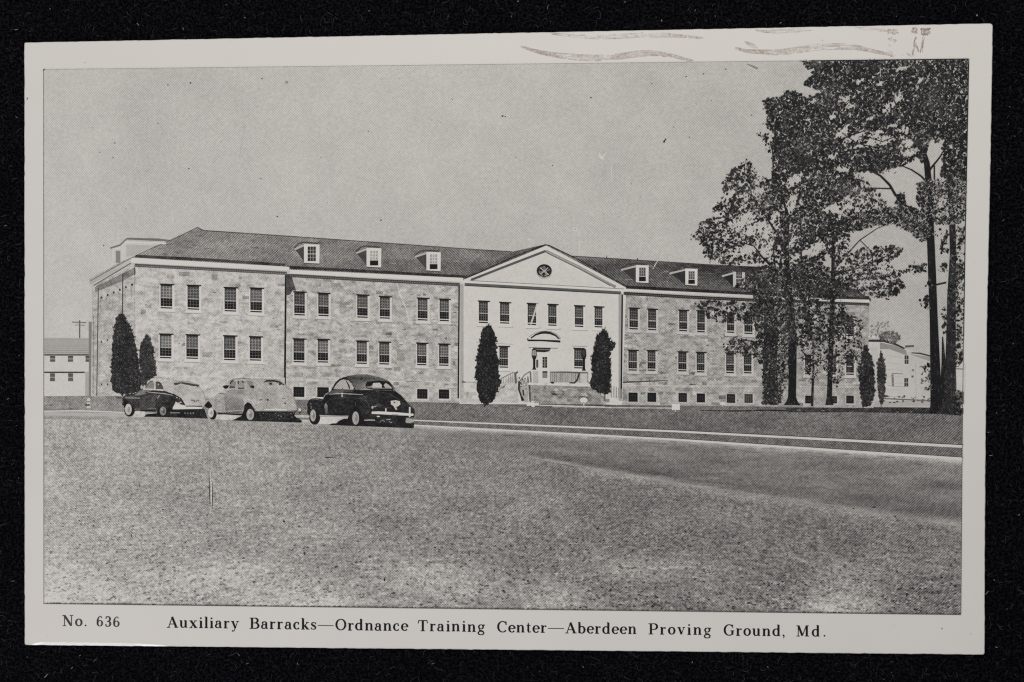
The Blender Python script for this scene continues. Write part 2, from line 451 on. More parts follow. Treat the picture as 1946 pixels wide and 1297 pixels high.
h = Ink('printed_house', 'plaster', card)
h.poly([(84, 642), (171, 643), (171, 676), (84, 676)], .67).poly([(84, 676), (171, 676), (171, 707), (84, 707)], .80).poly([(84, 707), (171, 707), (171, 754), (84, 754)], .80)
h.poly([(162, 707), (171, 707), (171, 754), (162, 754)], .66, 4e-7)
h.up()
for y in range(646, 673, 4): h.line([(84, y), (170, y + .4)], 1.0, random.uniform(.56, .62))
h.line([(84, 675), (170, 675)], 2.6, .26); h.line([(84, 708), (161, 708)], 2.8, .22)
hz_ = h.z + STEP
h.poly([(168.5, 612), (174.5, 612), (173, 754), (169, 754)], .5, 5e-7)
ho = h.done('pale two storey wooden house with grey roof at the left edge of the picture')
for x0, y0, x1, y1 in [(95, 677, 105, 688), (129, 677, 139, 688), (162.5, 677, 169.5, 688), (95, 710, 104.5, 725), (129.5, 710, 139, 725)]:
    g = Ink('window', 'solid', ho, hz_); g.rect(x0, y0, x1, y1, .36); g.up(); g.line([(x0, (y0 + y1) / 2), (x1, (y0 + y1) / 2)], 1.6, .62)
    g.line([(x0, y0 + .8), (x1, y0 + .8)], 1.6, .2, 4e-7); g.done()
p = Ink('printed_utility_pole', 'solid', card); p.line([(151.5, 609), (151.5, 643)], 2.4, .34); p.up()
p.line([(137, 612.5), (164, 613.5)], 2, .42); p.line([(142, 618), (161, 618.6)], 1.4, .48, 4e-7); p.done()

h = Ink('printed_house', 'plaster', card)
h.poly([(1648, 650), (1680, 650), (1722, 664), (1775, 680), (1775, 768), (1648, 768)], [.78, .80, .79, .72, .74, .80])
h.poly([(1815, 690), (1836, 690), (1834, 768), (1815, 768)], .78)
h.up()
h.poly([(1672, 651), (1700, 657), (1722, 666), (1724, 676), (1690, 664), (1672, 664)], .56)
h.poly([(1728, 673), (1770, 679), (1770, 688), (1740, 678)], .6, 4e-7)
h.up()
h.line([(1650, 648), (1679, 648), (1700, 654), (1719, 663)], [4, 5, 4, 3], .2); h.line([(1720, 659), (1737, 658)], 4, .36)
h.line([(1732, 671), (1748, 672), (1772, 678)], [2, 3, 3], .25, 4e-7); h.line([(1645, 640), (1672, 641)], 3, .84, 4e-7)
h.line([(1696, 712), (1697, 735)], 4, .45, 4e-7); h.line([(1694, 710), (1716, 711)], 1.6, .5, 8e-7); h.line([(1688, 733), (1720, 736)], 1, .6, 8e-7)
h.line([(1816, 701), (1831, 702)], 2, .45); h.rect(1815, 745, 1832, 768, .45, dz=8e-7)
h.line([(1680, 758), (1770, 762)], 2.4, .4, 8e-7); h.rect(1660, 762, 1775, 772, .68, dz=4e-7)
for q in range(7): h.line([(1684, 676 + q * 13), (1716, 680 + q * 12.4)], .8, .68, 9e-7)
h.poly([(1655, 660), (1668, 660), (1668, 766), (1655, 766)], .74, 2e-7); h.line([(1740, 690), (1741, 764)], 1, .66, 9e-7); h.rect(1733, 702, 1737, 706, .5, dz=9e-7); h.rect(1732, 714, 1736, 718, .35, dz=9e-7)
hz_ = h.z + STEP
for q in range(40):
    x, y = random.uniform(1680, 1770), random.uniform(752, 766); h.ell(x, y, random.uniform(1, 3), random.uniform(1, 2), random.choice([.25, .4, .55]), 6, dz=random.uniform(8e-7, 1.1e-6))
ho = h.done('white two storey house seen between the trees at the right of the picture')
for x0, y0, x1, y1 in [(1719, 676, 1726.5, 692), (1718.5, 719, 1726, 735)]:
    g = Ink('window', 'solid', ho, hz_); g.rect(x0, y0, x1, y1, .22); g.up(); g.line([(x0, (y0 + y1) / 2), (x1, (y0 + y1) / 2)], 1.2, .6)
    g.line([((x0 + x1) / 2, y0), ((x0 + x1) / 2, y1)], 1, .55, 4e-7); g.done()

# --- printed ground
KERB_T = seg([(83, 779), (400, 786), (772, 798.5), (1280, 820), (1830, 849)])
KERB_B = seg([(83, 783), (560, 797), (788, 808.5), (1280, 835.5), (1830, 872.5)])
def grass_top(x): return seg([(83, 753.5), (260, 752), (775, 763), (1000, 767), (1550, 772), (1840, 776)])(x)
g = Ink('printed_verge', 'strip', card)
def verge_tone(x, y): return lerp(.57, .43, min(1, max(0, (x - 150) / 800))) - .03 * math.exp(-((y - grass_top(x)) / 5) ** 2)
GX = frange(83.3, 1831, 130)
g.grid(GX, grass_top, lambda x: KERB_B(x) + 2, 14, verge_tone); g.up()
g.line([(1329, 780.7), (1400, 781.5), (1460, 780), (1550, 782.8)], [1.5, 2.5, 2.5, 3], .14)
g.poly([(1490, 776), (1600, 775), (1760, 775), (1831, 776), (1831, 787), (1774, 787), (1640, 784), (1500, 784)], .22, 4e-7)
g.line([(1050, 773), (1150, 775), (1276, 776)], 2.2, .72, 4e-7); g.line([(1550, 773), (1660, 774.5)], 3, .66, 8e-7)
g.line([(83, 778), (150, 778)], 1.2, .4, 4e-7)
for q in range(260):
    x = random.uniform(90, 1825); y = lerp(grass_top(x), KERB_T(x), random.random())
    g.line([(x, y), (x + random.uniform(2, 7), y + random.uniform(-.3, .6))], random.uniform(.6, 1.3), random.choice([.3, .35, .55, .62]), 8e-7 + random.uniform(0, 3e-7))
g.done()
g = Ink('printed_road', 'road', card)
ROAD_B = seg([(83, 796), (400, 800), (560, 806), (700, 815), (850, 838), (1019, 873), (1250, 915.7), (1404, 940), (1512, 956), (1651, 978), (1840, 1003)])
def road_tone(x, y):
    kb = KERB_B(x); d = (y - kb) / max(8.0, ROAD_B(x) - kb)
    base = lerp(.56, .475, min(1, max(0, (x - 620) / 480)))
    t = base + .25 * math.exp(-((y - kb) / (5 + 6 * max(0, (x - 700) / 1100))) ** 2)
    if x < 760: t = lerp(.72, .6, d)
    if x > 1000: t += .13 * math.exp(-((d - .97) / .05) ** 2) - .05 * math.exp(-((d - .8) / .12) ** 2)
    return t
g.grid(GX, KERB_B, lambda x: ROAD_B(x) + 3, 26, road_tone); g.up()
g.line([(1040, 870), (1150, 885), (1300, 910), (1420, 925)], [1, 3, 5, 2], .38)
for q in range(110):
    x = random.uniform(840, 1810); d = random.random(); y = lerp(KERB_B(x) + 4, ROAD_B(x), d)
    l = random.uniform(10, 44); s_ = lerp(.055, .14, d)
    l = min(l, P_R(y) - x - 6)
    if l < 8: continue
    g.line([(x, y), (x + l * .5, y + l * .5 * s_), (x + l, y + l * s_)], [.3, random.uniform(.8, 2.4), .3], random.choice([.40, .42, .44, .46, .52]), 4e-7 + random.uniform(0, 6e-7))
g.done()
g = Ink('printed_footpath', 'plaster', card)
g.poly([(84, 784), (232, 785), (300, 788), (560, 797), (560, 799), (232, 792), (84, 790)], .7)
g.line([(83.5, 782), (150, 781), (232, 784), (400, 789)] + [(x, KERB_T(x)) for x in GX if x > 560], [2, 2.4, 2, 1] + [lerp(1.6, 5.2, max(0, (x - 560) / 1270)) for x in GX if x > 560], .81, 3e-7)
g.up(); g.line([(x, KERB_T(x) - lerp(1.4, 3.4, max(0, (x - 560) / 1270))) for x in GX if x > 1180], 1.4, .26)
g.done()
g = Ink('printed_kerb', 'plaster', card)
g.line([(x, KERB_B(x)) for x in GX if x > 770], [lerp(2.2, 5.0, max(0, (x - 770) / 1060)) for x in GX if x > 770], .81, 4e-7)
g.up()
g.line([(x, KERB_B(x) - lerp(1.5, 3.3, max(0, (x - 770) / 1060))) for x in GX if x > 1180], 1.2, .3, 4e-7)
for q in range(46):
    x = random.uniform(850, 1800); y = KERB_B(x) + random.uniform(6, 16); l = random.uniform(8, 34)
    l = min(l, P_R(y) - x - 6)
    if l < 5: continue
    g.line([(x, y), (x + l / 2, y + l * .03), (x + l, y + l * .06)], [.4, random.uniform(1, 3), .4], random.choice([.42, .46, .5, .54]), 6e-7 + random.uniform(0, 4e-7))
g.done()

g = Ink('printed_lawn', 'lawn', card)
def lawn_tone(x, y):
    u = (x - 83) / 1745
    t = lerp(.655, .49, min(1, max(0, (u - .02) / .62)))
    v = (y - 800) / 360
    t += .05 * math.exp(-((x - 420) / 420) ** 2) * math.exp(-((v - .92) / .16) ** 2)
    t += .07 * math.exp(-((x - 850) / 260) ** 2) * math.exp(-((v - .92) / .15) ** 2)
    t += .10 * math.exp(-((x - 1580) / 60) ** 2) * math.exp(-((y - 1155) / 18) ** 2)
    t += .05 * math.exp(-((x - 580) / 50) ** 2) * math.exp(-((y - 1012) / 9) ** 2)
    t += .05 * math.exp(-((x - 1560) / 60) ** 2) * math.exp(-((y - 1020) / 15) ** 2)
    t += .045 * math.exp(-((x - 1270) / 160) ** 2) * math.exp(-((y - 1080) / 30) ** 2)
    t += .07 * math.exp(-((x - 130) / 110) ** 2) * math.exp(-((v - .95) / .2) ** 2)
    t += .035 * max(0, 1 - u * 2.2)
    t += .05 * math.exp(-((y - ROAD_B(x)) / 9) ** 2) * (1 if x > 1100 else 0) * 1.6
    t += .10 * math.exp(-((v - .97) / .10) ** 2) * max(0, math.sin(x / 83.0 + 1.1) + .35 * math.sin(x / 31.0))
    t += .07 * math.exp(-((v - .80) / .05) ** 2) * max(0, math.sin(x / 61.0 + .4))
    return t
LX = frange(0, 1, 150)
for i in range(151):
    for j in range(61):
        u = LX[i]; x0 = lerp(83.5, 1832, u)
        y = lerp(ROAD_B(x0), P_B(x0), j / 60); x = lerp(P_L(y), P_R(y), u)
        X, Y = at(x, y); g.v.append((X, Y, g.z)); g.t.append(lawn_tone(x, y))
for i in range(150):
    for j in range(60):
        p = i * 61 + j; g.f.append((p, p + 1, p + 62, p + 61))
g.up()
for q in range(9500):                      # tufts and bare patches, larger towards the viewer
    x = random.uniform(88, 1822); v = random.random() ** .8; y = lerp(ROAD_B(x) + 3, P_B(x) - 5, v)
    sz = lerp(.8, 2.3, v) * random.uniform(.5, 1.3)
    if x + sz * 2.4 > P_R(y): continue
    b = lawn_tone(x, y)
    t = b + random.choice([-.26, -.20, -.15, -.11, -.08, .07, .10, .14])
    a = random.uniform(-.5, .5)
    pts = []
    for c in range(6):
        aa = c / 6 * 6.283; r = random.uniform(.6, 1.2)
        pts.append((x + sz * 1.5 * r * math.cos(aa), y + sz * .8 * r * math.sin(aa) + a * sz * math.cos(aa)))
    g.poly(pts, t, random.uniform(0, 9e-7))
g.up()
for x, y, rx, ry, t in [(632, 870, 16, 1.6, .2), (540, 992, 3, 3, .12), (577, 1054, 4, 4, .2), (1103, 1155, 4, 4, .06), (1180, 1148, 7, 3.5, .12), (1373, 964, 6, 3, .1), (1398, 966, 3, 2, .12), (1379, 935, 2.5, 2, .08), (1486, 1106, 4.5, 2.5, .1), (1497, 1053, 3.5, 2.5, .12), (1473, 1045, 2.4, 1.6, .1), (1622, 966, 2.2, 2, .1), (1661, 965, 6, 3, .2), (1658, 983, 5, 2, .2), (1700, 982, 5, 3, .25), (850, 968, 6, 2, .1), (955, 982, 4, 2, .15), (940, 1085, 2.5, 3, .1), (730, 1103, 3, 4, .12), (250, 1018, 2.4, 3.4, .12), (303, 1009, 2, 1.6, .12), (301, 932, 2, 2, .15), (265, 923, 1.8, 1.6, .15), (597, 853, 1.8, 1.4, .12), (1073, 968, 2, 2, .12), (1425, 1148, 3, 2.6, .1), (1310, 1158, 10, 3, .12), (1690, 1162, 6, 2.6, .12), (830, 1153, 10, 2, .25), (705, 856, 2, 1.4, .8), (1225, 1014, 2.4, 2, .86), (1008, 832, 2.4, 1.8, .86), (240, 1102, 4, 2, .35), (400, 1072, 5, 2, .5), (215, 858, 16, 1.4, .45), (760, 861, 10, 1.2, .62), (885, 862, 10, 1.4, .6), (230, 1045, 20, 1.4, .5), (300, 1070, 16, 1.3, .5), (1555, 955, 18, 1.6, .55)]:
    for q_ in range(3): g.ell(x + random.gauss(0, rx * .3), y + random.gauss(0, ry * .3), rx * random.uniform(.3, .6), ry * random.uniform(.3, .6), t + random.uniform(0, .14) * (1 if t < .5 else -1), 7, dz=random.uniform(0, 8e-7))
g.up()
g.line([(399, 835), (398.7, 863)], 1.0, .38)                    # long scratch in the print
g.line([(400, 892), (400, 915)], [1, 2.2], .78); g.line([(401, 915), (402, 940)], 1.3, .84, 4e-7); g.line([(402, 935), (401, 970)], [2.6, 1.2], .84, 8e-7)
g.up(); g.line([(397.6, 905), (398.2, 930), (399.4, 965)], [.6, 2.0, 1.0], .16); g.line([(403.6, 915), (404.3, 945), (403, 968)], [.6, 1.7, .9], .18)
g.done()

# --- the barracks
B = Ink('printed_barracks', 'stone', card)
L_T = seg([(257, 508), (545, 523)]); S_T = seg([(543, 521), (875, 541)]); R_T = seg([(1180, 557), (1652, 580)])
B.poly([(175, 543), (257, 505), (257, 752), (175, 754)], [.68, .72, .74, .70])
B.poly([(257, 506), (545, 521), (543, 762), (257, 754)], [.76, .735, .735, .775])
B.poly([(542.5, 520), (876, 540), (874, 766), (541, 760)], [.71, .69, .69, .73])
B.poly([(1180, 556), (1652, 579), (1648, 775), (1179, 770)], [.65, .63, .63, .68])
B.up()
stone(B, [(257, 509), (543, 524), (541, 716), (257, 712)], 36, 28, .735, .04, .34)
stone(B, [(545, 524), (872, 541), (871, 722), (543, 718)], 36, 32, .68, .05, .44)
stone(B, [(1184, 560), (1650, 582), (1642, 736), (1184, 731)], 34, 54, .615, .06, .48)
stone(B, [(257, 716), (541, 722), (541, 760), (257, 752)], 6, 22, .76, .03, .3)
stone(B, [(543, 725), (871, 727), (871, 764), (541, 758)], 6, 26, .72, .05, .4)
stone(B, [(1184, 737), (1642, 739), (1642, 774), (1184, 769)], 5, 40, .64, .06, .5)
stone(B, [(178, 560), (254, 530), (254, 750), (178, 752)], 34, 9, .70, .05, .25)
B.up()
for q in range(420):
    a_ = random.random()
    x = random.choice([random.uniform(262, 535), random.uniform(550, 866), random.uniform(550, 866), random.uniform(1190, 1640), random.uniform(1190, 1640)])
    y = random.uniform(535 + (x - 257) * .045, 745); w_ = random.uniform(2, 8)
    if 876 < x + w_ < 1182: continue
    d_ = 0.05 if x < 545 else 0
    B.line([(x, y), (x + w_, y + .3)], random.uniform(.7, 2.2), random.choice([.46, .52, .56, .58, .8, .78]) + d_, random.uniform(0, 1e-6))
for x, y, w_, h_ in [(340, 517, 20, 8), (402, 522, 11, 11), (640, 573, 26, 5), (645, 578, 14, 18), (585, 666, 12, 6), (645, 662, 14, 8), (560, 708, 16, 8), (612, 708, 12, 6), (810, 641, 16, 22), (838, 550, 14, 6), (755, 672, 14, 14), (748, 698, 13, 7), (870, 0, 0, 0), (832, 704, 14, 7), (846, 717, 10, 8), (1272, 602, 14, 7), (1262, 638, 16, 8), (1430, 628, 12, 6)]:
    if w_: B.rect(x, y, x + w_, y + h_, random.uniform(.56, .63), .04, dz=1.1e-6)
B.up()
# water table and dim joints
B.line([(257, 714), (541, 719)], 2, .80); B.line([(545, 722), (872, 727)], 1.8, .79); B.line([(1184, 733), (1420, 734.5), (1642, 736)], 2.2, .74)
B.line([(1150, 726), (1184, 727), (1270, 723.5)], [1.2, 3, 1.2], .24)
B.line([(770, 725), (800, 725.6)], 1.4, .5, 4e-7); B.line([(1310, 731), (1322, 732)], 2, .3, 4e-7)
# corner shadow beside the left wing, dark lintel dots on the narrow side
B.poly([(543.5, 521), (553, 521.5), (563, 553), (556, 552), (552, 560), (545, 562), (543.5, 590)], .30, 5e-7)
B.line([(256, 508), (256.5, 752)], 1.2, .62, 5e-7)
B.poly([(181, 546), (257, 508), (259, 521), (232, 535), (190, 552), (181, 556)], .5, 5e-7)
B.up()
for i in range(6):
    x = lerp(193, 251, i / 5); y = lerp(566, 541.5, i / 5); B.rect(x - 1.8, y - 2, x + 1.8, y + 2, .2)
    B.rect(x - 2.4, y + 3, x - .6, y + 28, .62)
    if i < 5: B.rect(x - 1.4, y + 82 + i * 2, x + 1.2, y + 86 + i * 2, .3)
    B.rect(x - 1.2, 729 + (x - 190) * .02, x + 1.4, 732.5 + (x - 190) * .02, .25)
B.line([(178, 600), (177, 750)], 1.6, .55, 4e-7)
# faint white tear across the wall
B.line([(752, 530), (760, 560), (773, 590), (778, 613)], [1.5, 2.4, 2.2, 1], .82, 8e-7); B.line([(758, 716), (764, 700), (768, 718)], 2.4, .8, 8e-7)
B.up()
bo = B.done('long two storey stone barracks with hipped roof, white middle front and pediment')

pv = Ink('pavilion_front', 'plaster', bo)
pv.poly([(874, 537), (1190, 553), (1182, 770), (873, 768)], .81)
pv.up(); pv.rect(874.5, 540, 881, 760, .66, .04); pv.rect(1175.5, 557, 1182, 762, .62, .04, dz=4e-7)
stone(pv, [(877, 724), (960, 726), (960, 768), (876, 766)], 6, 8, .72, .03, .4)
stone(pv, [(1140, 738), (1182, 738), (1182, 765), (1140, 765)], 4, 5, .72, .04, .4)
pv.up(); pv.line([(877, 726), (905, 727.5)], 1.4, .58); pv.poly([(878, 723), (885, 726), (885, 728), (878, 728)], .4, 4e-7)
for x0, x1, y in [(905.5, 929.5, 617.5), (946.5, 975.5, 621), (998.8, 1028, 623), (1037.3, 1066, 625), (1088, 1117, 628), (1126, 1148, 629), (1087, 1116, 658)]:
    pv.line([(x0, y), (x1, y + .8)], 1.4, .56)
pv.line([(905, 651), (912, 651)], 1, .6); pv.line([(945, 653), (975, 655)], 1, .66)
for q in range(60): pv.ell(random.uniform(885, 1172), random.uniform(560, 720), random.uniform(.5, 1.2), .7, random.choice([.6, .66, .86]), 5, dz=8e-7)
pv.done()

r = Ink('roof', 'roof', bo)
r.poly([(375.4, 433), (386, 438), (550, 449.5), (726, 462), (900, 474), (973.5, 479), (1038, 466), (1083, 486.5), (1150, 490.6), (1346, 503), (1458, 509), (1560, 515), (1655, 568), (1655, 573), (1190, 550), (880, 533), (550, 513), (252, 490), (172, 536), (169, 531), (257, 485)],
       [.54, .53, .50, .47, .45, .44, .44, .44, .43, .28, .21, .21, .23, .23, .43, .45, .49, .55, .68, .68, .56])
r.up()
r.line([(375, 432.5), (386.7, 438.5), (550, 449.5), (726, 462), (900, 474.5), (973, 479)], 1.8, .3); r.line([(1083, 487), (1150, 491), (1346, 503.5), (1458, 509)], 1.8, .26)
r.line([(375, 432.5), (330, 455), (257, 486)], 1.4, .38)
r.line([(257, 487), (400, 494.5), (542, 504)], 5.4, .24); r.line([(546, 508), (700, 516), (893, 527)], 5.4, .20); r.line([(1188, 545.5), (1300, 551.5), (1450, 559.5), (1652, 566)], 5.4, .16)
r.line([(330, 492), (375, 440)], .6, .46, 4e-7)
r.line([(1153, 486), (1153, 492)], 1.4, .2, 4e-7); r.line([(1211, 491), (1211.5, 496)], 1.8, .2, 4e-7)
r.line([(1241, 511), (1246, 502), (1262, 478), (1266, 470)], [2.6, 1.4, .8, 1], .8, 4e-7)
for q in range(300):
    x = random.uniform(300, 1640); yt = seg([(257, 487), (375, 433), (973, 479), (1083, 487), (1460, 510), (1655, 568)])(x); yb = seg([(257, 487), (893, 527), (1190, 546), (1652, 566)])(x)
    if 900 < x < 1180: continue
    y = lerp(yt, yb, random.uniform(.1, .85)); d_ = 0 if x < 1320 else -.12
    r.line([(x, y), (x + random.uniform(4, 16), y + .7)], random.uniform(.6, 1.6), random.choice([.38, .41, .52, .56]) + d_, 5e-7 + random.uniform(0, 5e-7))
r.up()
r.poly([(888, 526), (973, 479), (1036, 465), (1036, 468), (895, 528)], .34)
r.line([(884, 530), (975, 489), (1036, 465.5), (1044, 467), (1100, 494), (1191, 545)], 2.0, .15, 4e-7)
rz = r.z
r.done()

def soffit(c, pts, wd, t):
    c.line(pts, wd, t)
    (x0, y0), (x1, y1) = pts[0], pts[-1]
    for i in range(int((x1 - x0) / 3.4)):     # little brackets under the eaves
        u = (i + .5) / ((x1 - x0) / 3.4)
        c.rect(lerp(x0, x1, u) - .8, lerp(y0, y1, u) - .4, lerp(x0, x1, u) + .8, lerp(y0, y1, u) + 1.4, t + .22, .04, dz=4e-7)
CZ = Stack.z + STEP
c = Ink('cornice', 'plaster', bo, CZ)
c.poly([(248.8, 490), (550, 507.6), (550, 515), (248.8, 500)], .85)
c.poly([(248.8, 490), (248.8, 500), (172, 541), (169.6, 535)], [.78, .74, .66, .66], 4e-7)
c.up(); c.line([(252, 489.6), (172, 534)], 1.4, .4); c.line([(249, 500.4), (178, 543)], 2, .42)
soffit(c, [(256, 504.5), (400, 512), (545, 520)], 6, .32); c.done()
c = Ink('cornice', 'plaster', bo, CZ)
c.poly([(551, 513), (880, 528.5), (880, 536.5), (551, 520.5)], .84, 4e-7); c.up()
soffit(c, [(551, 524), (700, 532.5), (874, 541.5)], 6, .27); c.done()
c = Ink('cornice', 'plaster', bo, CZ)
c.poly([(1188, 549.3), (1445, 562), (1585, 568.5), (1652, 570), (1652, 575), (1585, 574), (1445, 567), (1188, 553.5)], [.83, .76, .76, .82, .82, .76, .76, .83])
c.up(); soffit(c, [(1185, 558), (1310, 565), (1445, 571.5)], 6, .18); soffit(c, [(1445, 570.5), (1652, 579)], 5, .2); c.done()

pd = Ink('pediment', 'plaster', bo)
pd.poly([(881, 532), (1038.4, 467), (1190, 547), (1188, 553), (880, 537)], .82)
pd.up(); pd.line([(895, 532.5), (960, 507), (1037, 477.5)], 4.6, .34); pd.line([(1037, 477.5), (1100, 508), (1170, 546)], 5.5, .54)
pd.up(); pd.line([(1039, 481), (1100, 511), (1160, 543.5)], 1.6, .36); pd.line([(1042, 479.5), (1102, 509), (1166, 541)], 1.1, .7, 4e-7)
pd.poly([(901, 532.5), (1036.5, 481), (1157, 546)], .80, 4e-7)
pd.up(); pd.line([(893, 533.6), (1040, 541.5), (1186, 549.6)], 1.4, .52); pd.line([(880, 536), (1040, 544), (1188, 552.5)], 3.8, .85, 2e-7)
pd.line([(883, 540.6), (1040, 549.4), (1180, 557)], 5.6, .36, -2e-7)
pd.line([(883, 543), (1040, 551.6), (1178, 559)], 1.6, .2, 4e-7)
pd.done()
oc = Ink('oculus', 'solid', bo)
oc.ell(1034.3, 517, 15.5, 14.5, .72).up().ell(1034.3, 515, 14.4, 12.6, .12).up().ell(1034.6, 516, 10.6, 9.6, .46)
oc.up(); oc.poly([(1024, 514), (1030, 508), (1034, 513), (1028, 517)], .1); oc.poly([(1036, 506), (1043, 507), (1043, 513), (1038, 514)], .1); oc.poly([(1039, 516), (1045, 514), (1044, 521), (1039, 520)], .1); oc.poly([(1028, 520), (1033, 517), (1037, 521), (1033, 525)], .1)
oc.up(); oc.line([(1026.5, 509), (1042.5, 522.5)], 1.7, .74); oc.line([(1041.5, 509), (1028, 521.5)], 1.5, .70, 4e-7); oc.line([(1024, 524.5), (1034, 528.5), (1045, 525)], 1.6, .62, 8e-7)
oc.done()

def downspout(x0, y0, x1, y1, wd, t):
    d = Ink('downspout', 'solid', bo, rz + 4 * STEP); d.line([(x0, y0), (x1, y1)], wd, t); d.done()
downspout(187, 548, 184, 753, 1.8, .3); downspout(233.6, 520, 233, 600, 2.0, .24); downspout(542.8, 524, 541, 718, 2.6, .12)
downspout(872.7, 543, 870.8, 757, 2.8, .1); downspout(1182.6, 560, 1180.5, 757, 3.0, .1)

WZ = Stack.z + STEP
def window(x0, x1, y0, y1, slope, wall, upper=.40, lower=.20, blind=None, tree=0.0):
    """sash window: pale surround and sill, dark panes, upper sash behind a blind, lintel shadow"""
    o = Ink('window', 'solid', bo, WZ); w_ = x1 - x0; H = y1 - y0
    upper = max(.12, upper - .07 + random.uniform(-.03, .03)); lower = max(.05, lower - .10)
    pale = min(.85, wall + .12) - tree
    o.rect(x0 - 2.4, y0 - 1, x1 + 4.2, y1 + 3.6, pale, slope)
    o.rect(x0 - 4, y1 + 2.2, x1 + 5, y1 + 6.2, pale + .02, slope, dz=4e-7)
    o.up(); o.line([(x0 - 4, y1 + 6.8), (x1 + 5, y1 + 6.8 + slope * w_)], 1.1, wall - .17)
    ym = y0 + H * .56
    o.rect(x0, y0, x1, ym, upper, slope, dz=4e-7); o.rect(x0, ym, x1, y1 - 4.2, lower, slope, dz=4e-7)
    o.rect(x0, y1 - 2.4, x1, y1, lower + .02, slope, dz=4e-7)
    o.up()
    for i in range(1, 4):
        x = x0 + w_ * i / 4; dy = slope * (x - x0)
        o.line([(x, y0 + 4 + dy), (x, ym + dy)], 1.0, upper + .20 + random.uniform(-.05, .05)); o.line([(x, ym + 1 + dy), (x, y1 - 4.4 + dy)], .8, lower + random.uniform(.2, .4))
    for i in range(1, 4):
        y = lerp(y0 + 2, ym, i / 4); o.line([(x0, y), (x1, y + slope * w_)], .9, upper + .22, 4e-7)
    for i in range(1, 3):
        y = lerp(ym, y1 - 4.4, i / 3); o.line([(x0, y), (x1, y + slope * w_)], .8, lower + random.uniform(.18, .34), 4e-7)
    o.up()
    o.line([(x0 - .5, ym), (x1 + .5, ym + slope * w_)], 1.8, .66); o.line([(x0, y1 - 3.4), (x1, y1 - 3.4 + slope * w_)], 1.7, pale, 4e-7)
    o.line([(x0 - 2, y0 + .4), (x1 + 4, y0 + .4 + slope * (w_ + 5))], 2.6, .12, 8e-7)
    o.rect(x0, y0, x1, y0 + 4, .18, slope, dz=6e-7)
    o.line([(x0 + .6, y0 + 1), (x0 + .6, y1 - 4)], 1.2, lower + .06, 8e-7)
    return o
def put(*a, **kw): window(*a, **kw).done()
for i, (a, b_, y0, y1) in enumerate([(305.4, 327.5, 540, 586.3), (356.5, 378.5, 542, 588.4), (426.9, 448.9, 546.2, 591.9), (475.9, 497.9, 547.2, 593.5)]): put(a, b_, y0, y1, .04, .74, [.46, .38, .40, .44][i], .2)
for i, (a, b_, y0, y1) in enumerate([(304, 326, 634.6, 680.9), (354.4, 376.5, 636, 681.9), (425.9, 447.5, 638, 684.6), (474.9, 496.3, 639.7, 685.4)]): put(a, b_, y0, y1, .03, .74, [.50, .44, .38, .42][i], .2)
for i, (a, b_, y0, y1) in enumerate([(559.3, 579.3, 554.4, 599.3), (605, 624.6, 556.9, 600.7), (679, 698.7, 560.2, 603.8), (721.9, 740.9, 563.3, 605.5), (794, 812.5, 566.3, 609), (835.6, 853, 568.4, 610.4)]): put(a, b_, y0, y1, .045, .68, [.32, .34, .38, .36, .40, .38][i], .16)
for i, (a, b_, y0, y1) in enumerate([(558, 578.6, 643.8, 688.7), (604, 623.5, 644.8, 689.1), (678, 697.2, 647.9, 691.6), (720.9, 739.8, 650, 692.8), (792.7, 810.4, 652, 694.3), (834.5, 852.4, 653.7, 695.3)]): put(a, b_, y0, y1, .03, .68, [.33, .42, .42, .40, .42, .38][i], .17)
for i, (a, b_, y0, y1) in enumerate([(910, 927.2, 572, 614), (950.3, 967.8, 574.6, 615), (1002.8, 1018.8, 576.6, 617.8), (1041.9, 1057.5, 578.3, 619.2), (1092.5, 1108.4, 580.8, 621.3), (1130, 1144.8, 582.8, 622.3)]):
    o = window(a, b_, y0, y1, .045, .78, .32, .2)
    if i == 2: o.up().poly([(1019.5, 577), (1022.5, 578), (1016.5, 598), (1010.5, 617), (1007, 617), (1013.5, 598)], .78)
    o.done()
put(949.2, 965.3, 658.2, 699, .03, .78, .30, .2)
put(1091.3, 1107.3, 662, 700.4, .03, .78, .3, .2)
for i, (a, b_, y0, y1) in enumerate([(1196.3, 1212.2, 585.3, 626), (1231.7, 1246.8, 587.3, 627.5), (1290.6, 1305.8, 589.4, 629.5), (1325, 1339.4, 590.4, 631.6), (1381.6, 1395, 594.5, 632.6), (1414.5, 1430, 594.5, 634.7), (1530, 1544, 597, 636), (1591, 1603, 599, 638), (1608, 1622.5, 602, 639)]): put(a, b_, y0, y1, .045, .62, [.28, .26, .27, .24, .18, .18, .18, .3, .26][i], .12)
for i, (a, b_, y0, y1) in enumerate([(1194.3, 1210.3, 665.4, 704.5), (1230.7, 1245.7, 666, 705), (1289, 1304.4, 668.5, 706), (1324, 1338.8, 669.6, 708), (1380, 1394.6, 670.6, 709.3), (1413.5, 1428, 672.6, 709.7), (1529.8, 1542, 674.7, 711.8), (1578, 1589, 676, 712), (1608, 1622.5, 676, 712.6)]): put(a, b_, y0, y1, .03, .62, [.27, .28, .26, .28, .3, .2, .18, .28, .22][i], .13)
def cellar(x0, x1, y0, y1, wall, t=.16):
    t = max(.06, t - .06)
    o = Ink('cellar_window', 'solid', bo, WZ); o.rect(x0 - 1.6, y0 - 1, x1 + 3.4, y1 + 3.2, wall + .1, .02).up()
    o.rect(x0, y0, x1, y1, t, .02).up()
    for i in range(1, 4): o.line([(lerp(x0, x1, i / 4), y0 + 4), (lerp(x0, x1, i / 4), y1 - 2)], .8, t + .15)
    for i in range(1, 3): o.line([(x0 + 2, lerp(y0, y1, i / 3)), (x1 - 2, lerp(y0, y1, i / 3))], .7, t + .12, 4e-7)
    o.done()
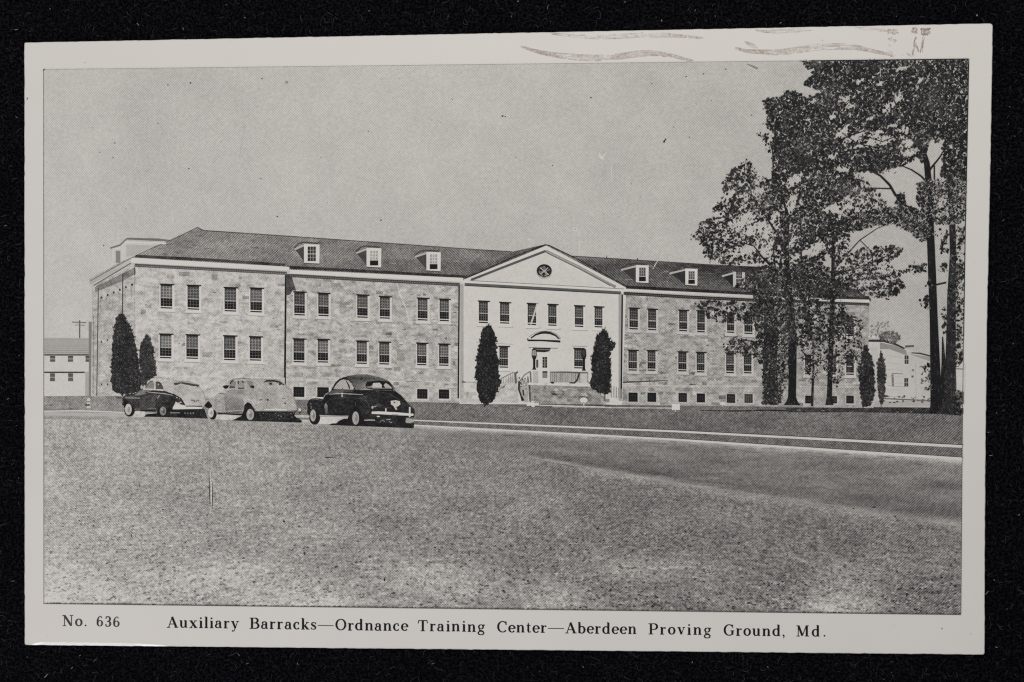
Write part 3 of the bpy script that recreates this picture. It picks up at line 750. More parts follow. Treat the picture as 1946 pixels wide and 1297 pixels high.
for a, b_, y0, y1 in [(557.6, 578.6, 735.4, 754.6), (603, 625, 736, 755), (792.7, 812.5, 739.5, 758), (833.9, 853.7, 740.2, 758)]: cellar(a, b_, y0, y1, .7)
for i, (a, b_, y0, y1) in enumerate([(1194.3, 1211.8, 746.3, 763.8), (1230.3, 1247, 746.5, 764), (1289.4, 1305.4, 747, 764.3), (1324, 1339.8, 748, 765), (1381, 1397, 749, 766), (1414.5, 1430.4, 749, 766), (1530, 1543, 752, 767), (1579, 1590.6, 753, 767), (1608, 1622.5, 752, 767)]): cellar(a, b_, y0, y1, .62, [.13, .12, .2, .14, .22, .28, .16, .2, .16][i])

def dormer(x0, y0, x1, y1, gx0, gy0, gx1, gy1, kind, sx, sy, side=.28, face=.84):
    d = Ink('dormer', 'plaster', bo, WZ)
    if kind != 'hidden':
        d.poly([(sx, sy), (x0, y0 + 1), (x0 + 1, y1 - 2)], side); d.up()
        d.line([(sx - 1, sy - 1), (sx + (x0 - sx) * .45, y0 - 1 - (y0 - sy) * 0), (x0 - 1, y0 - 3.5), (x1 - 3, y0 - 1)], 2.4, .26)
        d.line([(sx, sy + 1.5), (x0, y0 + 2.5)], 3.4, .70, 4e-7)
    d.up(); d.poly([(x0, y0), (x1, y0 + 1), (x1 - .5, y1), (x0, y1 - 1.5)], face)
    d.line([(x0, y1 - .5), (x1 - 1, y1 + 1)], 1.6, .3, -4e-7)
    d.up(); dz_ = d.z
    o = d.done()
    g_ = Ink('window_pane', 'solid', o, dz_)
    if kind == 'dark':
        g_.rect(gx0, gy0, gx1, gy1, .2).up()
        ym = (gy0 + gy1) / 2
        g_.line([(gx0, ym), (gx1, ym)], 1.8, .7)
        for i in (1, 2): g_.line([(lerp(gx0, gx1, i / 3), gy0), (lerp(gx0, gx1, i / 3), gy1)], 1.2, .58, 4e-7)
        for i in (1, 3): g_.line([(gx0, lerp(gy0, gy1, i / 4)), (gx1, lerp(gy0, gy1, i / 4))], 1.0, .56, 8e-7)
    else:
        ym = lerp(gy0, gy1, .62)
        up_ = .62 if kind == 'blind' else .3
        g_.rect(gx0, gy0, gx1, ym, up_); g_.rect(gx0 - .5, ym + 1, gx1 + .5, gy1, .1)
        g_.up()
        for i in (1, 2): g_.line([(lerp(gx0, gx1, i / 3), gy0), (lerp(gx0, gx1, i / 3), ym)], 1.6, .78 if kind == 'blind' else .55)
        for i in (1, 2): g_.line([(gx0, lerp(gy0, ym, i / 3)), (gx1, lerp(gy0, ym, i / 3))], 1.6, .8 if kind == 'blind' else .5, 4e-7)
    g_.done()
dormer(577.8, 464.2, 607.5, 501.3, 584.8, 469, 600.3, 496.8, 'dark', 560, 473)
dormer(696.6, 471.4, 724.8, 508.7, 703.6, 477, 718.4, 505, 'blind', 677, 480)
dormer(810.4, 479, 837.8, 515.7, 817.2, 484, 831, 512, 'blind', 789, 487)
dormer(1208.3, 504, 1232.8, 538.3, 1214.8, 509, 1226.8, 535, 'sash', 1180, 512, .24)
dormer(1302.3, 510.5, 1325.6, 543, 1308.5, 516, 1320, 540, 'sash', 1272, 519, .2)
dormer(1393, 517, 1415.6, 547, 1399, 517, 1410, 543, 'dark', 1372, 524, .14, .74)
dormer(1499, 546, 1519, 560, 1502, 547, 1516, 559, 'dark', 1480, 550, .2, .46)
# pale rear dormer above the left side
d = Ink('dormer', 'plaster', bo, WZ)
d.poly([(213, 472), (228, 467), (237, 459), (301, 465), (255, 487), (213, 506)], .78).up()
d.poly([(240, 465), (296, 467), (253, 487), (240, 489)], .70)
d.line([(210, 472), (228, 466.5), (241, 454), (300, 456), (322, 457.5)], [3, 3, 3, 4.5, 2], .44, 4e-7); d.line([(238, 460), (316, 463)], 3.6, .82, 8e-7)
d.up(); d.rect(220, 477, 229, 500, .52); d.line([(219, 474), (229, 471)], 2, .84, 4e-7); dz_ = d.z; d.done()

# entrance: segmental hood, door, terrace and stairs
e = Ink('door_surround', 'plaster', bo, WZ)
e.line([(1009, 643), (1018, 636.5), (1028, 633), (1036, 632.2), (1046, 633.5), (1056, 638), (1063, 645)], [2.4, 3.2, 4.4, 4.8, 4.4, 3.2, 2.4], .13)
e.line([(1005, 641), (1016, 633.6), (1028, 630), (1036, 629.4), (1047, 630.6), (1058, 635.4), (1066, 644)], 1.1, .55)
e.line([(1003.5, 647.2), (1030, 647.4), (1065, 649.4)], [3.4, 3, 4.2], .12); e.line([(1002.4, 643), (1003, 648)], 2.4, .4)
e.line([(1005, 661), (1060, 662.6)], 1.4, .52); e.rect(1006, 650, 1062, 660, .82, .03)
e.poly([(1013, 661), (1047, 661.5), (1044, 668), (1034, 670), (1020, 669), (1013, 667)], .16, 4e-7)
e.up(); e.line([(1016, 664), (1046, 665)], 1.6, .5); e.done()
dr = Ink('door', 'plaster', bo, WZ + 3 * STEP)
dr.rect(1022, 670, 1046, 722, .83).up()
dr.rect(1031, 678.8, 1039.8, 699.4, .16); dr.rect(1030.8, 706.6, 1040.4, 719, .5); dr.rect(1019, 684, 1023, 699, .3); dr.rect(1030.8, 705.6, 1040.4, 709, .24, dz=4e-7)
dr.up(); dr.line([(1035.4, 679), (1035.4, 699)], 1.2, .6)
for y in (684, 689, 694): dr.line([(1031, y), (1039.8, y)], 1.0, .52, 4e-7)
dr.done()
t = Ink('terrace_wall', 'stone', bo, WZ + 3 * STEP)
t.poly([(1008, 730), (1122, 731), (1150, 757), (1152, 770), (1008, 768)], .60).up()
stone(t, [(1009, 735), (1120, 735), (1146, 767), (1009, 766)], 7, 14, .58, .085, .7)
t.poly([(1004, 730), (1008, 730), (1009, 764), (1006, 764)], .34, 4e-7); t.poly([(985, 724), (1004, 722), (1004, 764), (995, 764), (986, 745)], .66, 2e-7)
t.up(); t.line([(1002, 729.5), (1060, 731), (1122, 733)], 4.2, .83); t.line([(1074, 736), (1116, 737.4)], 2, .45); t.line([(1020, 769), (1160, 771)], 3, .34); t.line([(970, 770), (1000, 773)], 2, .4)
t.line([(1011, 770), (1150, 774)], 2, .8, 4e-7)
t.poly([(940, 742), (972, 716), (985, 716), (985, 766), (940, 764)], .74, 2e-7)
t.done()
rl = Ink('railing', 'solid', bo, WZ + 6 * STEP)
rl.rect(1045, 706, 1118, 727, .68, .01).up()
for i in range(20):
    x = lerp(1046, 1116, i / 19); rl.rect(x - .9, 708, x + .9, 727, random.choice([.48, .55, .62, .5]), dz=random.uniform(0, 3e-7))
rl.line([(1045, 708), (1074, 707.6), (1102, 709), (1118, 709)], [1.8, 2.6, 3, 2], .34, 4e-7); rl.line([(1053, 728), (1048, 728)], 3, .12); rl.line([(1082, 728), (1092, 728), (1097, 722), (1101, 710)], [2, 3, 3.4, 3], .16, 8e-7); rl.ell(1049.5, 727.5, 3.4, 1.8, .12, 8, dz=8e-7)
rl.up(); rl.rect(1013, 706, 1023, 728, .70); rl.rect(1104, 710, 1116, 728, .76)
rl.line([(948, 722), (976, 707.5)], 1.6, .5)
for i in range(7):
    x = lerp(953, 979, i / 6); rl.line([(x, 720 - i * 2), (x, 729)], 1.1, .52, 4e-7)
rl.line([(979, 708), (980.5, 729)], 4, .36, 8e-7); rl.line([(984, 706.6), (981, 710)], 3, .3, 8e-7)
rl.line([(987, 725), (986, 740), (990, 752), (994, 762)], [4, 3.4, 3, 6], .16); rl.line([(988, 724), (998, 712), (1008, 706)], 2.2, .46); rl.line([(994, 741), (995, 752)], 3, .22, 4e-7)
for q in range(14): rl.ell(random.uniform(986, 1000), random.uniform(717, 740), 1.4, 1.8, random.choice([.2, .4, .5, .84]), 6, dz=8e-7)
rl.line([(1008, 707), (1009, 727)], 3, .42, 8e-7); rl.line([(1003, 716), (1004, 728)], 2.4, .3, 8e-7)
rl.line([(955, 738), (960, 734)], 1.6, .3, 8e-7); rl.line([(948, 741), (962, 730)], 1.2, .4, 8e-7)
for i in range(6): rl.line([(1162 + i * 4.6, 733 + i * 1.6), (1162 + i * 4.6, 756)], 1.8, .55, 4e-7)
rl.done()
for x, top, t_, b_ in [(1015.2, 664, .34, 703), (1109.6, 664, .12, 705)]:
    lm = Ink('lamp_post', 'solid', bo, WZ + 9 * STEP)
    lm.rect(x - 2.2, 682, x + 2.2, b_ - 3, .08); lm.poly([(x - 2, b_ - 5), (x + 2, b_ - 5), (x + 4, b_), (x - 4, b_)], .12, 4e-7)
    lm.poly([(x - 4.2, top), (x + 4.2, top), (x + 5, top + 12), (x + 3, top + 19), (x - 3, top + 19), (x - 5, top + 12)], .16)
    lm.up(); lm.poly([(x - 3, top + 2), (x + 3, top + 2), (x + 3.6, top + 12), (x - 3.6, top + 12)], .62 if t_ > .2 else .2)
    lm.line([(x, top + 2), (x, top + 13)], .9, .3, 4e-7); lm.done()

# --- cedars
def bush(name, outline, n, tone=.15, label=None, size=2.6, trunk=None):
    o = Ink(name, 'leaf', card)
    if trunk: o.line(trunk, 3.4, .4)
    # ragged edge
    pts = []
    m = len(outline)
    for i in range(m):
        (x0, y0), (x1, y1) = outline[i], outline[(i + 1) % m]
        l = math.hypot(x1 - x0, y1 - y0); k_ = max(1, int(l / 3.2))
        for q in range(k_):
            tt = q / k_; pts.append((lerp(x0, x1, tt) + random.gauss(0, 1.5), lerp(y0, y1, tt) + random.gauss(0, 1.1)))
    o.poly(pts, tone); o.up()
    xs = [p[0] for p in outline]; ys = [p[1] for p in outline]
    c_ = 0
    while c_ < n:
        x, y = random.uniform(min(xs), max(xs)), random.uniform(min(ys), max(ys))
        if not inside((x, y), outline): continue
        c_ += 1
        s_ = random.uniform(.6, 1.25) * size; a = random.choice([.785, -.785]) + random.gauss(0, .4)
        o.line([(x - s_ * .5 * math.cos(a), y - s_ * .5 * math.sin(a)), (x + s_ * .5 * math.cos(a), y + s_ * .5 * math.sin(a))], random.uniform(.7, 1.5), tone + random.choice([-.06, -.04, .05, .09, .13, .2]), random.uniform(0, 1e-6))
    o.up()
    for i in range(int(m * 5)):
        k_ = random.randrange(len(pts)); x, y = pts[k_]
        a = random.uniform(-.8, .8) * 1.2 - 1.57
        o.line([(x, y + 1.5), (x + math.cos(a) * 2.6, y + math.sin(a) * 3.4)], [1.8, .5], tone + random.uniform(-.03, .1), random.uniform(0, 1e-6))
    return o.done(label)
bush('printed_cedar', zc(150, 580, 4.8575, [(385, 75), (410, 85), (430, 110), (470, 185), (505, 275), (522, 370), (546, 480), (560, 600), (580, 720), (565, 790), (500, 815), (400, 830), (345, 812), (320, 780), (300, 680), (300, 560), (305, 450), (312, 330), (330, 200), (345, 115)]), 900, .17, 'tallest tapered cedar at the left corner of the barracks')
bush('printed_cedar', zc(150, 580, 4.8575, [(632, 272), (660, 310), (680, 380), (697, 470), (712, 560), (716, 660), (690, 690), (640, 700), (615, 745), (580, 745), (572, 620), (556, 520), (565, 420), (585, 330)]), 420, .19, 'smaller cedar beside the tallest one')
bush('printed_cedar', zc(850, 580, 4.8575, [(370, 172), (410, 200), (440, 270), (462, 350), (450, 450), (482, 520), (470, 600), (492, 710), (460, 790), (425, 880), (365, 915), (348, 938), (330, 915), (295, 890), (285, 850), (272, 760), (260, 650), (268, 560), (272, 480), (290, 400), (305, 310), (325, 230)]), 700, .12, 'dark cedar left of the entrance')
bush('printed_cedar', zc(850, 580, 4.8575, [(1450, 218), (1480, 255), (1500, 330), (1550, 345), (1530, 400), (1505, 440), (1500, 480), (1512, 560), (1515, 640), (1505, 720), (1498, 815), (1440, 822), (1395, 800), (1340, 780), (1318, 715), (1335, 660), (1335, 560), (1325, 480), (1355, 440), (1350, 390), (1368, 320), (1405, 260)]), 600, .12, 'dark cedar with a forked top right of the entrance', trunk=[(1149, 745), (1149, 763)])
bush('printed_cedar', zc(1500, 620, 4.8575, [(712, 172), (740, 235), (772, 330), (787, 450), (787, 600), (775, 690), (742, 742), (672, 742), (650, 620), (650, 500), (640, 400), (662, 320), (690, 235)]), 420, .15, 'cedar at the right end of the barracks')
bush('printed_cedar', zc(1500, 620, 4.8575, [(850, 250), (880, 350), (890, 450), (885, 600), (868, 700), (848, 745), (828, 680), (814, 560), (814, 420), (820, 320)]), 220, .2, 'slim cedar before the white house')

# --- little signs on the grass and the hydrant
def sign(*shapes):
    o = Ink('printed_sign', 'plaster', card)
    for s_ in shapes: s_(o)
    o.done()
sign(lambda o: o.poly([(1001, 766), (1011, 765), (1013, 763.6), (1015, 766), (1024, 766.6), (1024, 770), (1016, 770.5), (1016, 774), (1011, 774), (1009, 771), (1001, 772.5)], .84))
sign(lambda o: o.ell(1109.3, 761, 7.4, 5.4, .83, 14), lambda o: o.line([(1109.3, 765), (1109.6, 771)], 2.2, .8))
sign(lambda o: o.rect(1276.5, 768, 1292, 779.6, .84), lambda o: o.line([(1283.5, 779), (1283.5, 783)], 2, .75))
sign(lambda o: o.poly([(1368, 766.5), (1373, 763.5), (1379, 766), (1378, 770), (1369, 770)], .8), lambda o: o.line([(1373.6, 770), (1373.6, 774)], 1.6, .72))
hy = Ink('printed_hydrant', 'solid', card)
hy.poly([(165, 776), (165.5, 760), (168, 756), (171, 757), (172, 762), (172.5, 776)], .78).up()
hy.ell(168, 770, 4, 1.8, .3, 9); hy.rect(165.5, 763, 172, 765, .45); hy.ell(164, 770, 2, 1.6, .2, 7, dz=4e-7); hy.done()

# --- parked cars
def wheel(par, z, cx, cy, rx, ry, hub, hx, hy, hrx, hry, arch=None):
    o = Ink('wheel', 'solid', par, z)
    if arch: o.poly(arch, .1)
    o.ell(cx, cy, rx, ry, .12, 18, dz=4e-7); o.up(); o.ell(hx, hy, hrx, hry, hub, 16); o.up(); o.ell(hx + 1, hy + .6, hrx * .45, hry * .5, hub - .16, 12)
    o.line([(hx - hrx * .5, hy - hry * .5), (hx, hy - hry * .1)], 1.1, .86, 4e-7); o.done()
def shade(*polys):
    o = Ink('printed_car_shadow', 'solid', card)
    for pl, t_ in polys: o.poly(pl, t_, random.uniform(0, 6e-7))
    return o
K1 = lambda p_: zc(200, 690, 9.73, p_)
K2 = lambda p_: zc(370, 690, 8.46, p_)
K3 = lambda p_: zc(560, 690, 8.104, p_)

# first car: dark coupe, its tail in full light
o = Ink('printed_car', 'car', card)
o.poly(K1([(560, 890), (740, 900), (740, 1000), (530, 1000)]), .76)
o.poly(K1([(1120, 850), (1830, 850), (1900, 1030), (1020, 1000), (720, 995), (760, 950), (960, 930)]), .14, 4e-7)
o.up()
o.poly(K1([(780, 360), (850, 290), (960, 270), (1120, 290), (1300, 340), (1500, 350), (1680, 390), (1800, 520), (1850, 650), (1850, 800), (1780, 810), (1480, 800), (1380, 640), (1080, 520), (780, 500)]), .715)
o.poly(K1([(1250, 820), (1310, 720), (1420, 760), (1500, 800), (1800, 820), (1790, 850), (1250, 860)]), .83, 4e-7)
o.up()
o.poly(K1([(320, 640), (400, 580), (545, 570), (620, 520), (700, 470), (880, 490), (1080, 510), (1250, 570), (1370, 630), (1440, 700), (1480, 790), (1400, 770), (1310, 720), (1260, 810), (1240, 850), (1120, 855), (960, 880), (640, 870), (540, 890), (480, 800), (400, 700), (340, 760), (310, 790), (320, 720)]), .22)
o.up()
o.poly(K1([(545, 600), (640, 510), (740, 480), (880, 500), (800, 550), (660, 600)]), .46); o.poly(K1([(640, 640), (860, 590), (990, 590), (940, 720), (920, 840), (640, 850)]), .30)
o.poly(K1([(360, 610), (640, 630), (640, 660), (360, 660)]), .36, 4e-7); o.line(K1([(370, 645), (640, 655)]), 1.2, .66, 8e-7)
o.line(K1([(730, 550), (900, 550), (1100, 570), (1250, 600)]), [1, 1.4, 1.6, 1], .64); o.line(K1([(930, 710), (960, 660), (1010, 600)]), 1.6, .58)
o.line(K1([(880, 530), (1100, 535), (1280, 590), (1400, 660), (1470, 780)]), [1.4, 2.4, 2.4, 2.4, 3], .12, 8e-7)
o.line(K1([(700, 480), (820, 490), (1010, 500), (1080, 510)]), 2.4, .78, 4e-7)
o.line(K1([(540, 860), (640, 850), (940, 850)]), 1.5, .45); o.line(K1([(640, 885), (940, 890)]), 2, .1, 4e-7)
for x, y in [(1310, 730), (1370, 740), (1330, 640), (1380, 660), (1400, 730)]: o.ell(*K1([(x, y)])[0], 1.6, 1.4, .72, 7, dz=8e-7)
o.line(K1([(1590, 690), (1640, 690), (1665, 720)]), 1.6, .3); o.line(K1([(1680, 720), (1700, 690), (1740, 690)]), 1.6, .3); o.line(K1([(1490, 800), (1790, 800)]), 1.8, .22); o.line(K1([(1310, 830), (1790, 840)]), 2, .84, 4e-7)
for x in range(1210, 1370, 36): o.line(K1([(x, 925), (x + 22, 922)]), 1.8, .66)
for x in range(1470, 1640, 50): o.line(K1([(x, 920), (x + 18, 940)]), 1.6, .6)
o.line(K1([(960, 272), (1120, 288), (1300, 336), (1500, 346), (1680, 386), (1800, 516), (1850, 650)]), 1, .58, 6e-7); o.line(K1([(1130, 420), (1300, 480), (1500, 620)]), 1.2, .64, 6e-7)
o.up(); oz = o.z
c1 = o.done('dark coupe with pale sunlit tail, nearest the cedars')
gq = Ink('side_window', 'solid', c1, oz); gq.poly(K1([(745, 465), (790, 390), (850, 340), (890, 340), (905, 400), (900, 480)]), .52); gq.line(K1([(750, 460), (790, 385), (850, 335), (890, 335)]), 1.4, .2, 4e-7); gq.done()
gq = Ink('side_window', 'solid', c1, oz); gq.poly(K1([(935, 485), (935, 365), (980, 350), (1040, 390), (1075, 440), (1080, 490)]), .32); gq.line(K1([(935, 360), (985, 352), (1045, 395)]), 1.6, .12, 4e-7); gq.ell(*K1([(985, 400)])[0], 1.4, 1.6, .7, 7, dz=8e-7); gq.done()
gq = Ink('rear_window', 'solid', c1, oz); gq.poly(K1([(1265, 370), (1320, 365), (1440, 355), (1560, 375), (1700, 400), (1735, 410), (1720, 455), (1690, 430), (1640, 435), (1560, 415), (1480, 400), (1400, 380), (1330, 410), (1280, 410)]), .26); gq.done()
wheel(c1, oz, *K1([(450, 890)])[0], 9.8, 10.6, .74, *K1([(430, 860)])[0], 6.4, 10.6, K1([(330, 770), (360, 690), (400, 690), (460, 780), (400, 760), (360, 840)]))
wheel(c1, oz, *K1([(1060, 900)])[0], 10.6, 9.8, .5, *K1([(1070, 890)])[0], 6.2, 8.6)
tb = Ink('bumper', 'solid', c1, oz); tb.line(K1([(205, 650), (300, 645)]), 1.8, .24); tb.done()

# second car: pale sedan
o = Ink('printed_car', 'car', card)
o.poly(K2([(340, 830), (760, 830), (800, 930), (340, 910)]), .79)
o.poly(K2([(980, 780), (1620, 790), (1600, 850), (1720, 930), (1720, 960), (600, 925), (760, 850), (800, 760)]), .15, 4e-7)
o.up()
o.poly(K2([(150, 720), (170, 620), (220, 590), (300, 560), (400, 520), (480, 430), (540, 300), (620, 270), (760, 250), (900, 265), (1100, 265), (1300, 270), (1430, 330), (1520, 430), (1600, 560), (1640, 700), (1640, 760), (1500, 770), (1000, 775), (930, 700), (850, 640), (800, 700), (790, 770), (480, 790), (330, 800), (280, 720), (230, 690)]), .665)
o.up()
o.poly(K2([(475, 560), (500, 470), (560, 430), (840, 430), (870, 500), (790, 570), (790, 760), (500, 770), (480, 640)]), [.60, .56, .52, .56, .62, .58, .50, .47, .54])
o.up()
o.poly(K2([(450, 380), (490, 360), (560, 360), (530, 410), (490, 420)]), .08); o.line(K2([(400, 490), (500, 500)]), 1.8, .45)
o.line(K2([(370, 815), (500, 820), (770, 835)]), 2.8, .12); o.line(K2([(500, 790), (720, 795)]), 2, .4, 4e-7)
o.line(K2([(850, 590), (930, 610), (960, 680)]), 1.2, .84); o.line(K2([(1040, 600), (1085, 580)]), 1.5, .36)
o.ell(*K2([(1172, 595)])[0], 2.4, 1.6, .14, 8); o.ell(*K2([(1455, 650)])[0], 1.8, 1.6, .2, 8); o.line(K2([(1400, 570), (1420, 580), (1460, 570)]), 1.8, .42); o.ell(*K2([(395, 615)])[0], 1.4, 1.4, .4, 7); o.line(K2([(300, 560), (480, 440)]), .9, .7)
o.line(K2([(1130, 640), (1140, 740)]), .8, .68); o.line(K2([(1150, 745), (1480, 755)]), 2, .85)
o.line(K2([(1640, 770), (1590, 800), (1000, 790)]), 1.6, .1, 4e-7)
for q in range(46): o.ell(*K2([(random.uniform(1000, 1600), random.uniform(800, 900))])[0], random.uniform(.5, 1.3), random.uniform(.5, 1), random.choice([.3, .36, .5, .08]), 6, dz=random.uniform(4e-7, 9e-7))
o.poly(K2([(1610, 840), (1830, 840), (1830, 880), (1640, 880)]), .76, 2e-7)
o.line(K2([(540, 300), (620, 265), (760, 246), (900, 260)]), [1, 1.6, 1.6, 1], .46, 6e-7); o.line(K2([(900, 262), (1100, 262), (1300, 266), (1430, 326), (1520, 426), (1600, 556), (1640, 700)]), [.6, 1, 1, 1, 1, 1.2, 1.2], .56, 6e-7); o.line(K2([(970, 420), (1000, 560), (990, 700)]), 1.2, .6, 6e-7); o.line(K2([(1000, 500), (1300, 480), (1560, 560)]), 1, .64, 6e-7)
o.up(); oz = o.z
c2 = o.done('pale sedan parked between the two dark cars')
gq = Ink('side_window', 'solid', c2, oz); gq.poly(K2([(560, 370), (580, 310), (620, 280), (670, 300), (650, 400), (570, 410)]), .52); gq.line(K2([(570, 340), (590, 300), (625, 282)]), 2.4, .12, 4e-7); gq.line(K2([(560, 390), (650, 390)]), 3, .26, 4e-7); gq.done()
gq = Ink('side_window', 'solid', c2, oz); gq.poly(K2([(690, 290), (800, 290), (805, 410), (695, 415)]), .58); gq.line(K2([(705, 290), (700, 345)]), 2.4, .2, 4e-7); gq.line(K2([(760, 290), (790, 320)]), 2.6, .24, 4e-7); gq.line(K2([(695, 410), (800, 408)]), 2.2, .2, 8e-7); gq.done()
gq = Ink('side_window', 'solid', c2, oz); gq.poly(K2([(840, 310), (900, 310), (960, 370), (955, 410), (880, 390)]), .52); gq.poly(K2([(890, 365), (960, 365), (958, 412), (900, 400)]), .16, 4e-7); gq.line(K2([(840, 300), (900, 305), (930, 330)]), 1.4, .4, 8e-7); gq.done()
gq = Ink('rear_window', 'solid', c2, oz); gq.line(K2([(1120, 310), (1160, 290), (1280, 290), (1370, 310), (1440, 360)]), [2, 3.4, 3.4, 3, 2], .16); gq.ell(*K2([(1222, 335)])[0], 2.8, 2.6, .2, 9, dz=4e-7); gq.ell(*K2([(1375, 340)])[0], 2.6, 2.6, .24, 9, dz=4e-7); gq.done()
wheel(c2, oz, *K2([(290, 830)])[0], 7.6, 9.6, .8, *K2([(262, 800)])[0], 5.4, 9.4, K2([(150, 690), (220, 610), (290, 690), (250, 730), (190, 720)]))
wheel(c2, oz, *K2([(880, 800)])[0], 10.4, 14.6, .66, *K2([(895, 830)])[0], 7.2, 10.6, K2([(790, 770), (800, 680), (850, 630), (910, 660), (960, 760), (980, 800), (900, 800), (800, 900), (750, 860)]))
tb = Ink('bumper', 'solid', c2, oz); tb.line(K2([(1120, 752), (1300, 748), (1480, 758)]), [1.4, 2.6, 1.4], .84); tb.ell(*K2([(1690, 755)])[0], 2.6, 3, .8, 9, dz=4e-7); tb.ell(*K2([(1690, 800)])[0], 2.4, 1.6, .2, 9, dz=4e-7); tb.done()

# third car: black coupe seen from behind
o = Ink('printed_car', 'car', card)
o.poly(K3([(360, 830), (900, 830), (880, 960), (370, 940)]), .78)
o.poly(K3([(520, 955), (760, 860), (1000, 860), (1660, 840), (1720, 930), (1840, 930), (1835, 1005), (1700, 1000), (900, 970)]), .13, 4e-7)
o.up()
o.poly(K3([(190, 640), (215, 580), (260, 550), (340, 545), (440, 560), (450, 510), (560, 430), (600, 360), (660, 275), (740, 225), (860, 200), (960, 178), (1120, 180), (1240, 205), (1360, 240), (1460, 290), (1530, 370), (1560, 440), (1640, 500), (1720, 590), (1780, 660), (1840, 710), (1850, 760), (1840, 840), (1720, 840), (1700, 930), (1640, 890), (1060, 880), (1000, 850), (880, 830), (340, 810), (240, 810), (190, 770), (200, 700)]), .15)
o.up()
o.poly(K3([(860, 205), (960, 180), (1120, 184), (1240, 208), (1360, 245), (1450, 290), (1300, 270), (1120, 290), (1090, 330), (1110, 400), (1000, 420), (930, 410), (910, 350), (850, 270), (790, 235)]), [.36, .48, .44, .40, .34, .30, .36, .46, .50, .54, .50, .46, .42, .34, .30])
o.poly(K3([(450, 510), (560, 430), (640, 400), (930, 415), (900, 440), (520, 480)]), .32, 2e-7); o.poly(K3([(1490, 340), (1530, 375), (1560, 440), (1520, 430)]), .46)
o.up()
o.line(K3([(530, 485), (640, 475), (720, 470), (880, 480), (1050, 488)]), [1, 1.8, 2, 1.8, 1], .62); o.line(K3([(450, 530), (470, 490), (520, 460)]), 1.6, .6)
o.ell(*K3([(730, 475)])[0], 2.2, 1.6, .82, 8, dz=4e-7); o.ell(*K3([(732, 510)])[0], 1.6, 1.6, .8, 8, dz=4e-7)
o.line(K3([(1000, 415), (1100, 405), (1200, 410)]), [1, 2.6, 1], .6); o.line(K3([(1160, 415), (1500, 425)]), 1.2, .4)
o.poly(K3([(455, 660), (480, 620), (510, 660), (505, 780), (480, 790)]), [.5, .74, .5, .3, .3]); o.poly(K3([(1230, 660), (1290, 620), (1370, 660), (1280, 680)]), [.4, .3, .2, .4])
o.line(K3([(340, 810), (440, 815), (640, 820), (880, 820)]), [2.6, 2.6, 1.8, 1.4], .70, 4e-7)
o.ell(*K3([(1200, 685)])[0], 2.0, 3.0, .72, 9); o.ell(*K3([(1240, 668)])[0], 2.0, 1.6, .66, 9); o.ell(*K3([(1290, 825)])[0], 3.4, 1.2, .8, 9)
o.ell(*K3([(255, 690)])[0], 1.2, 3.4, .42, 8); o.ell(*K3([(250, 630)])[0], 1.2, 2, .4, 8); o.line(K3([(890, 700), (930, 680), (940, 600)]), 1.2, .34)
o.line(K3([(1030, 40 + 240), (1060, 240)]), .1, .3)
o.ell(*K3([(1030, 245)])[0], 3.6, 1.2, .14, 8)
o.line(K3([(1070, 885), (1150, 880), (1240, 885)]), 2.2, .64); o.line(K3([(1410, 870), (1480, 870)]), 1.6, .6); o.line(K3([(1310, 915), (1350, 880), (1390, 905)]), 1.4, .5); o.line(K3([(1450, 905), (1500, 920)]), 1.5, .5)
o.poly(K3([(1720, 850), (1790, 860), (1840, 900), (1780, 930), (1710, 920)]), .66, 4e-7); o.poly(K3([(380, 870), (620, 860), (700, 880), (640, 930), (380, 935)]), .8, 4e-7)
o.line(K3([(250, 570), (330, 560), (420, 580)]), [.8, 1.8, .8], .36); o.line(K3([(560, 560), (760, 530), (1000, 545)]), [.8, 2, .8], .23, 4e-7); o.line(K3([(1250, 440), (1450, 470), (1600, 560), (1700, 650)]), [.8, 2, 2, .8], .27, 4e-7); o.line(K3([(900, 560), (1020, 540), (1120, 600), (1160, 700)]), [.6, 1.4, 1.4, .6], .27, 8e-7); o.line(K3([(1250, 700), (1400, 680), (1500, 700)]), [.6, 1.4, .6], .26, 8e-7)
for q in range(90): o.ell(*K3([(random.uniform(250, 1600), random.uniform(500, 800))])[0], random.uniform(.5, 1.1), random.uniform(.4, .8), random.choice([.22, .25, .28]), 5, dz=6e-7 + random.uniform(0, 5e-7))
o.up(); oz = o.z
c3 = o.done('black coupe seen from behind, nearest the viewer')
gq = Ink('side_window', 'solid', c3, oz); gq.poly(K3([(600, 400), (640, 330), (690, 275), (750, 255), (830, 270), (880, 320), (915, 385), (900, 412)]), .68)
gq.up(); gq.line(K3([(575, 415), (640, 310), (700, 255), (770, 240), (830, 255)]), [2.4, 3.6, 3.4, 2.6, 1.6], .12); gq.line(K3([(790, 270), (830, 340), (850, 400)]), [1.2, 3.2, 2.6], .24, 4e-7); gq.line(K3([(730, 410), (740, 385)]), 2, .4, 4e-7); gq.done()
gq = Ink('rear_window', 'solid', c3, oz); gq.poly(K3([(1110, 320), (1130, 285), (1300, 280), (1420, 295), (1500, 360), (1520, 400), (1480, 400), (1160, 390), (1120, 360)]), .1)
gq.up(); gq.poly(K3([(1190, 380), (1210, 310), (1310, 305), (1345, 340), (1340, 385), (1260, 380)]), .76); gq.poly(K3([(1370, 345), (1400, 310), (1440, 330), (1495, 380), (1490, 400), (1400, 385)]), .68); gq.poly(K3([(1125, 350), (1140, 365), (1195, 345), (1190, 385), (1120, 380)]), .56); gq.line(K3([(1200, 388), (1480, 392)]), 2, .5, 4e-7); gq.done()
wheel(c3, oz, *K3([(310, 850)])[0], 10.4, 12.4, .66, *K3([(285, 810)])[0], 5.4, 11.4)
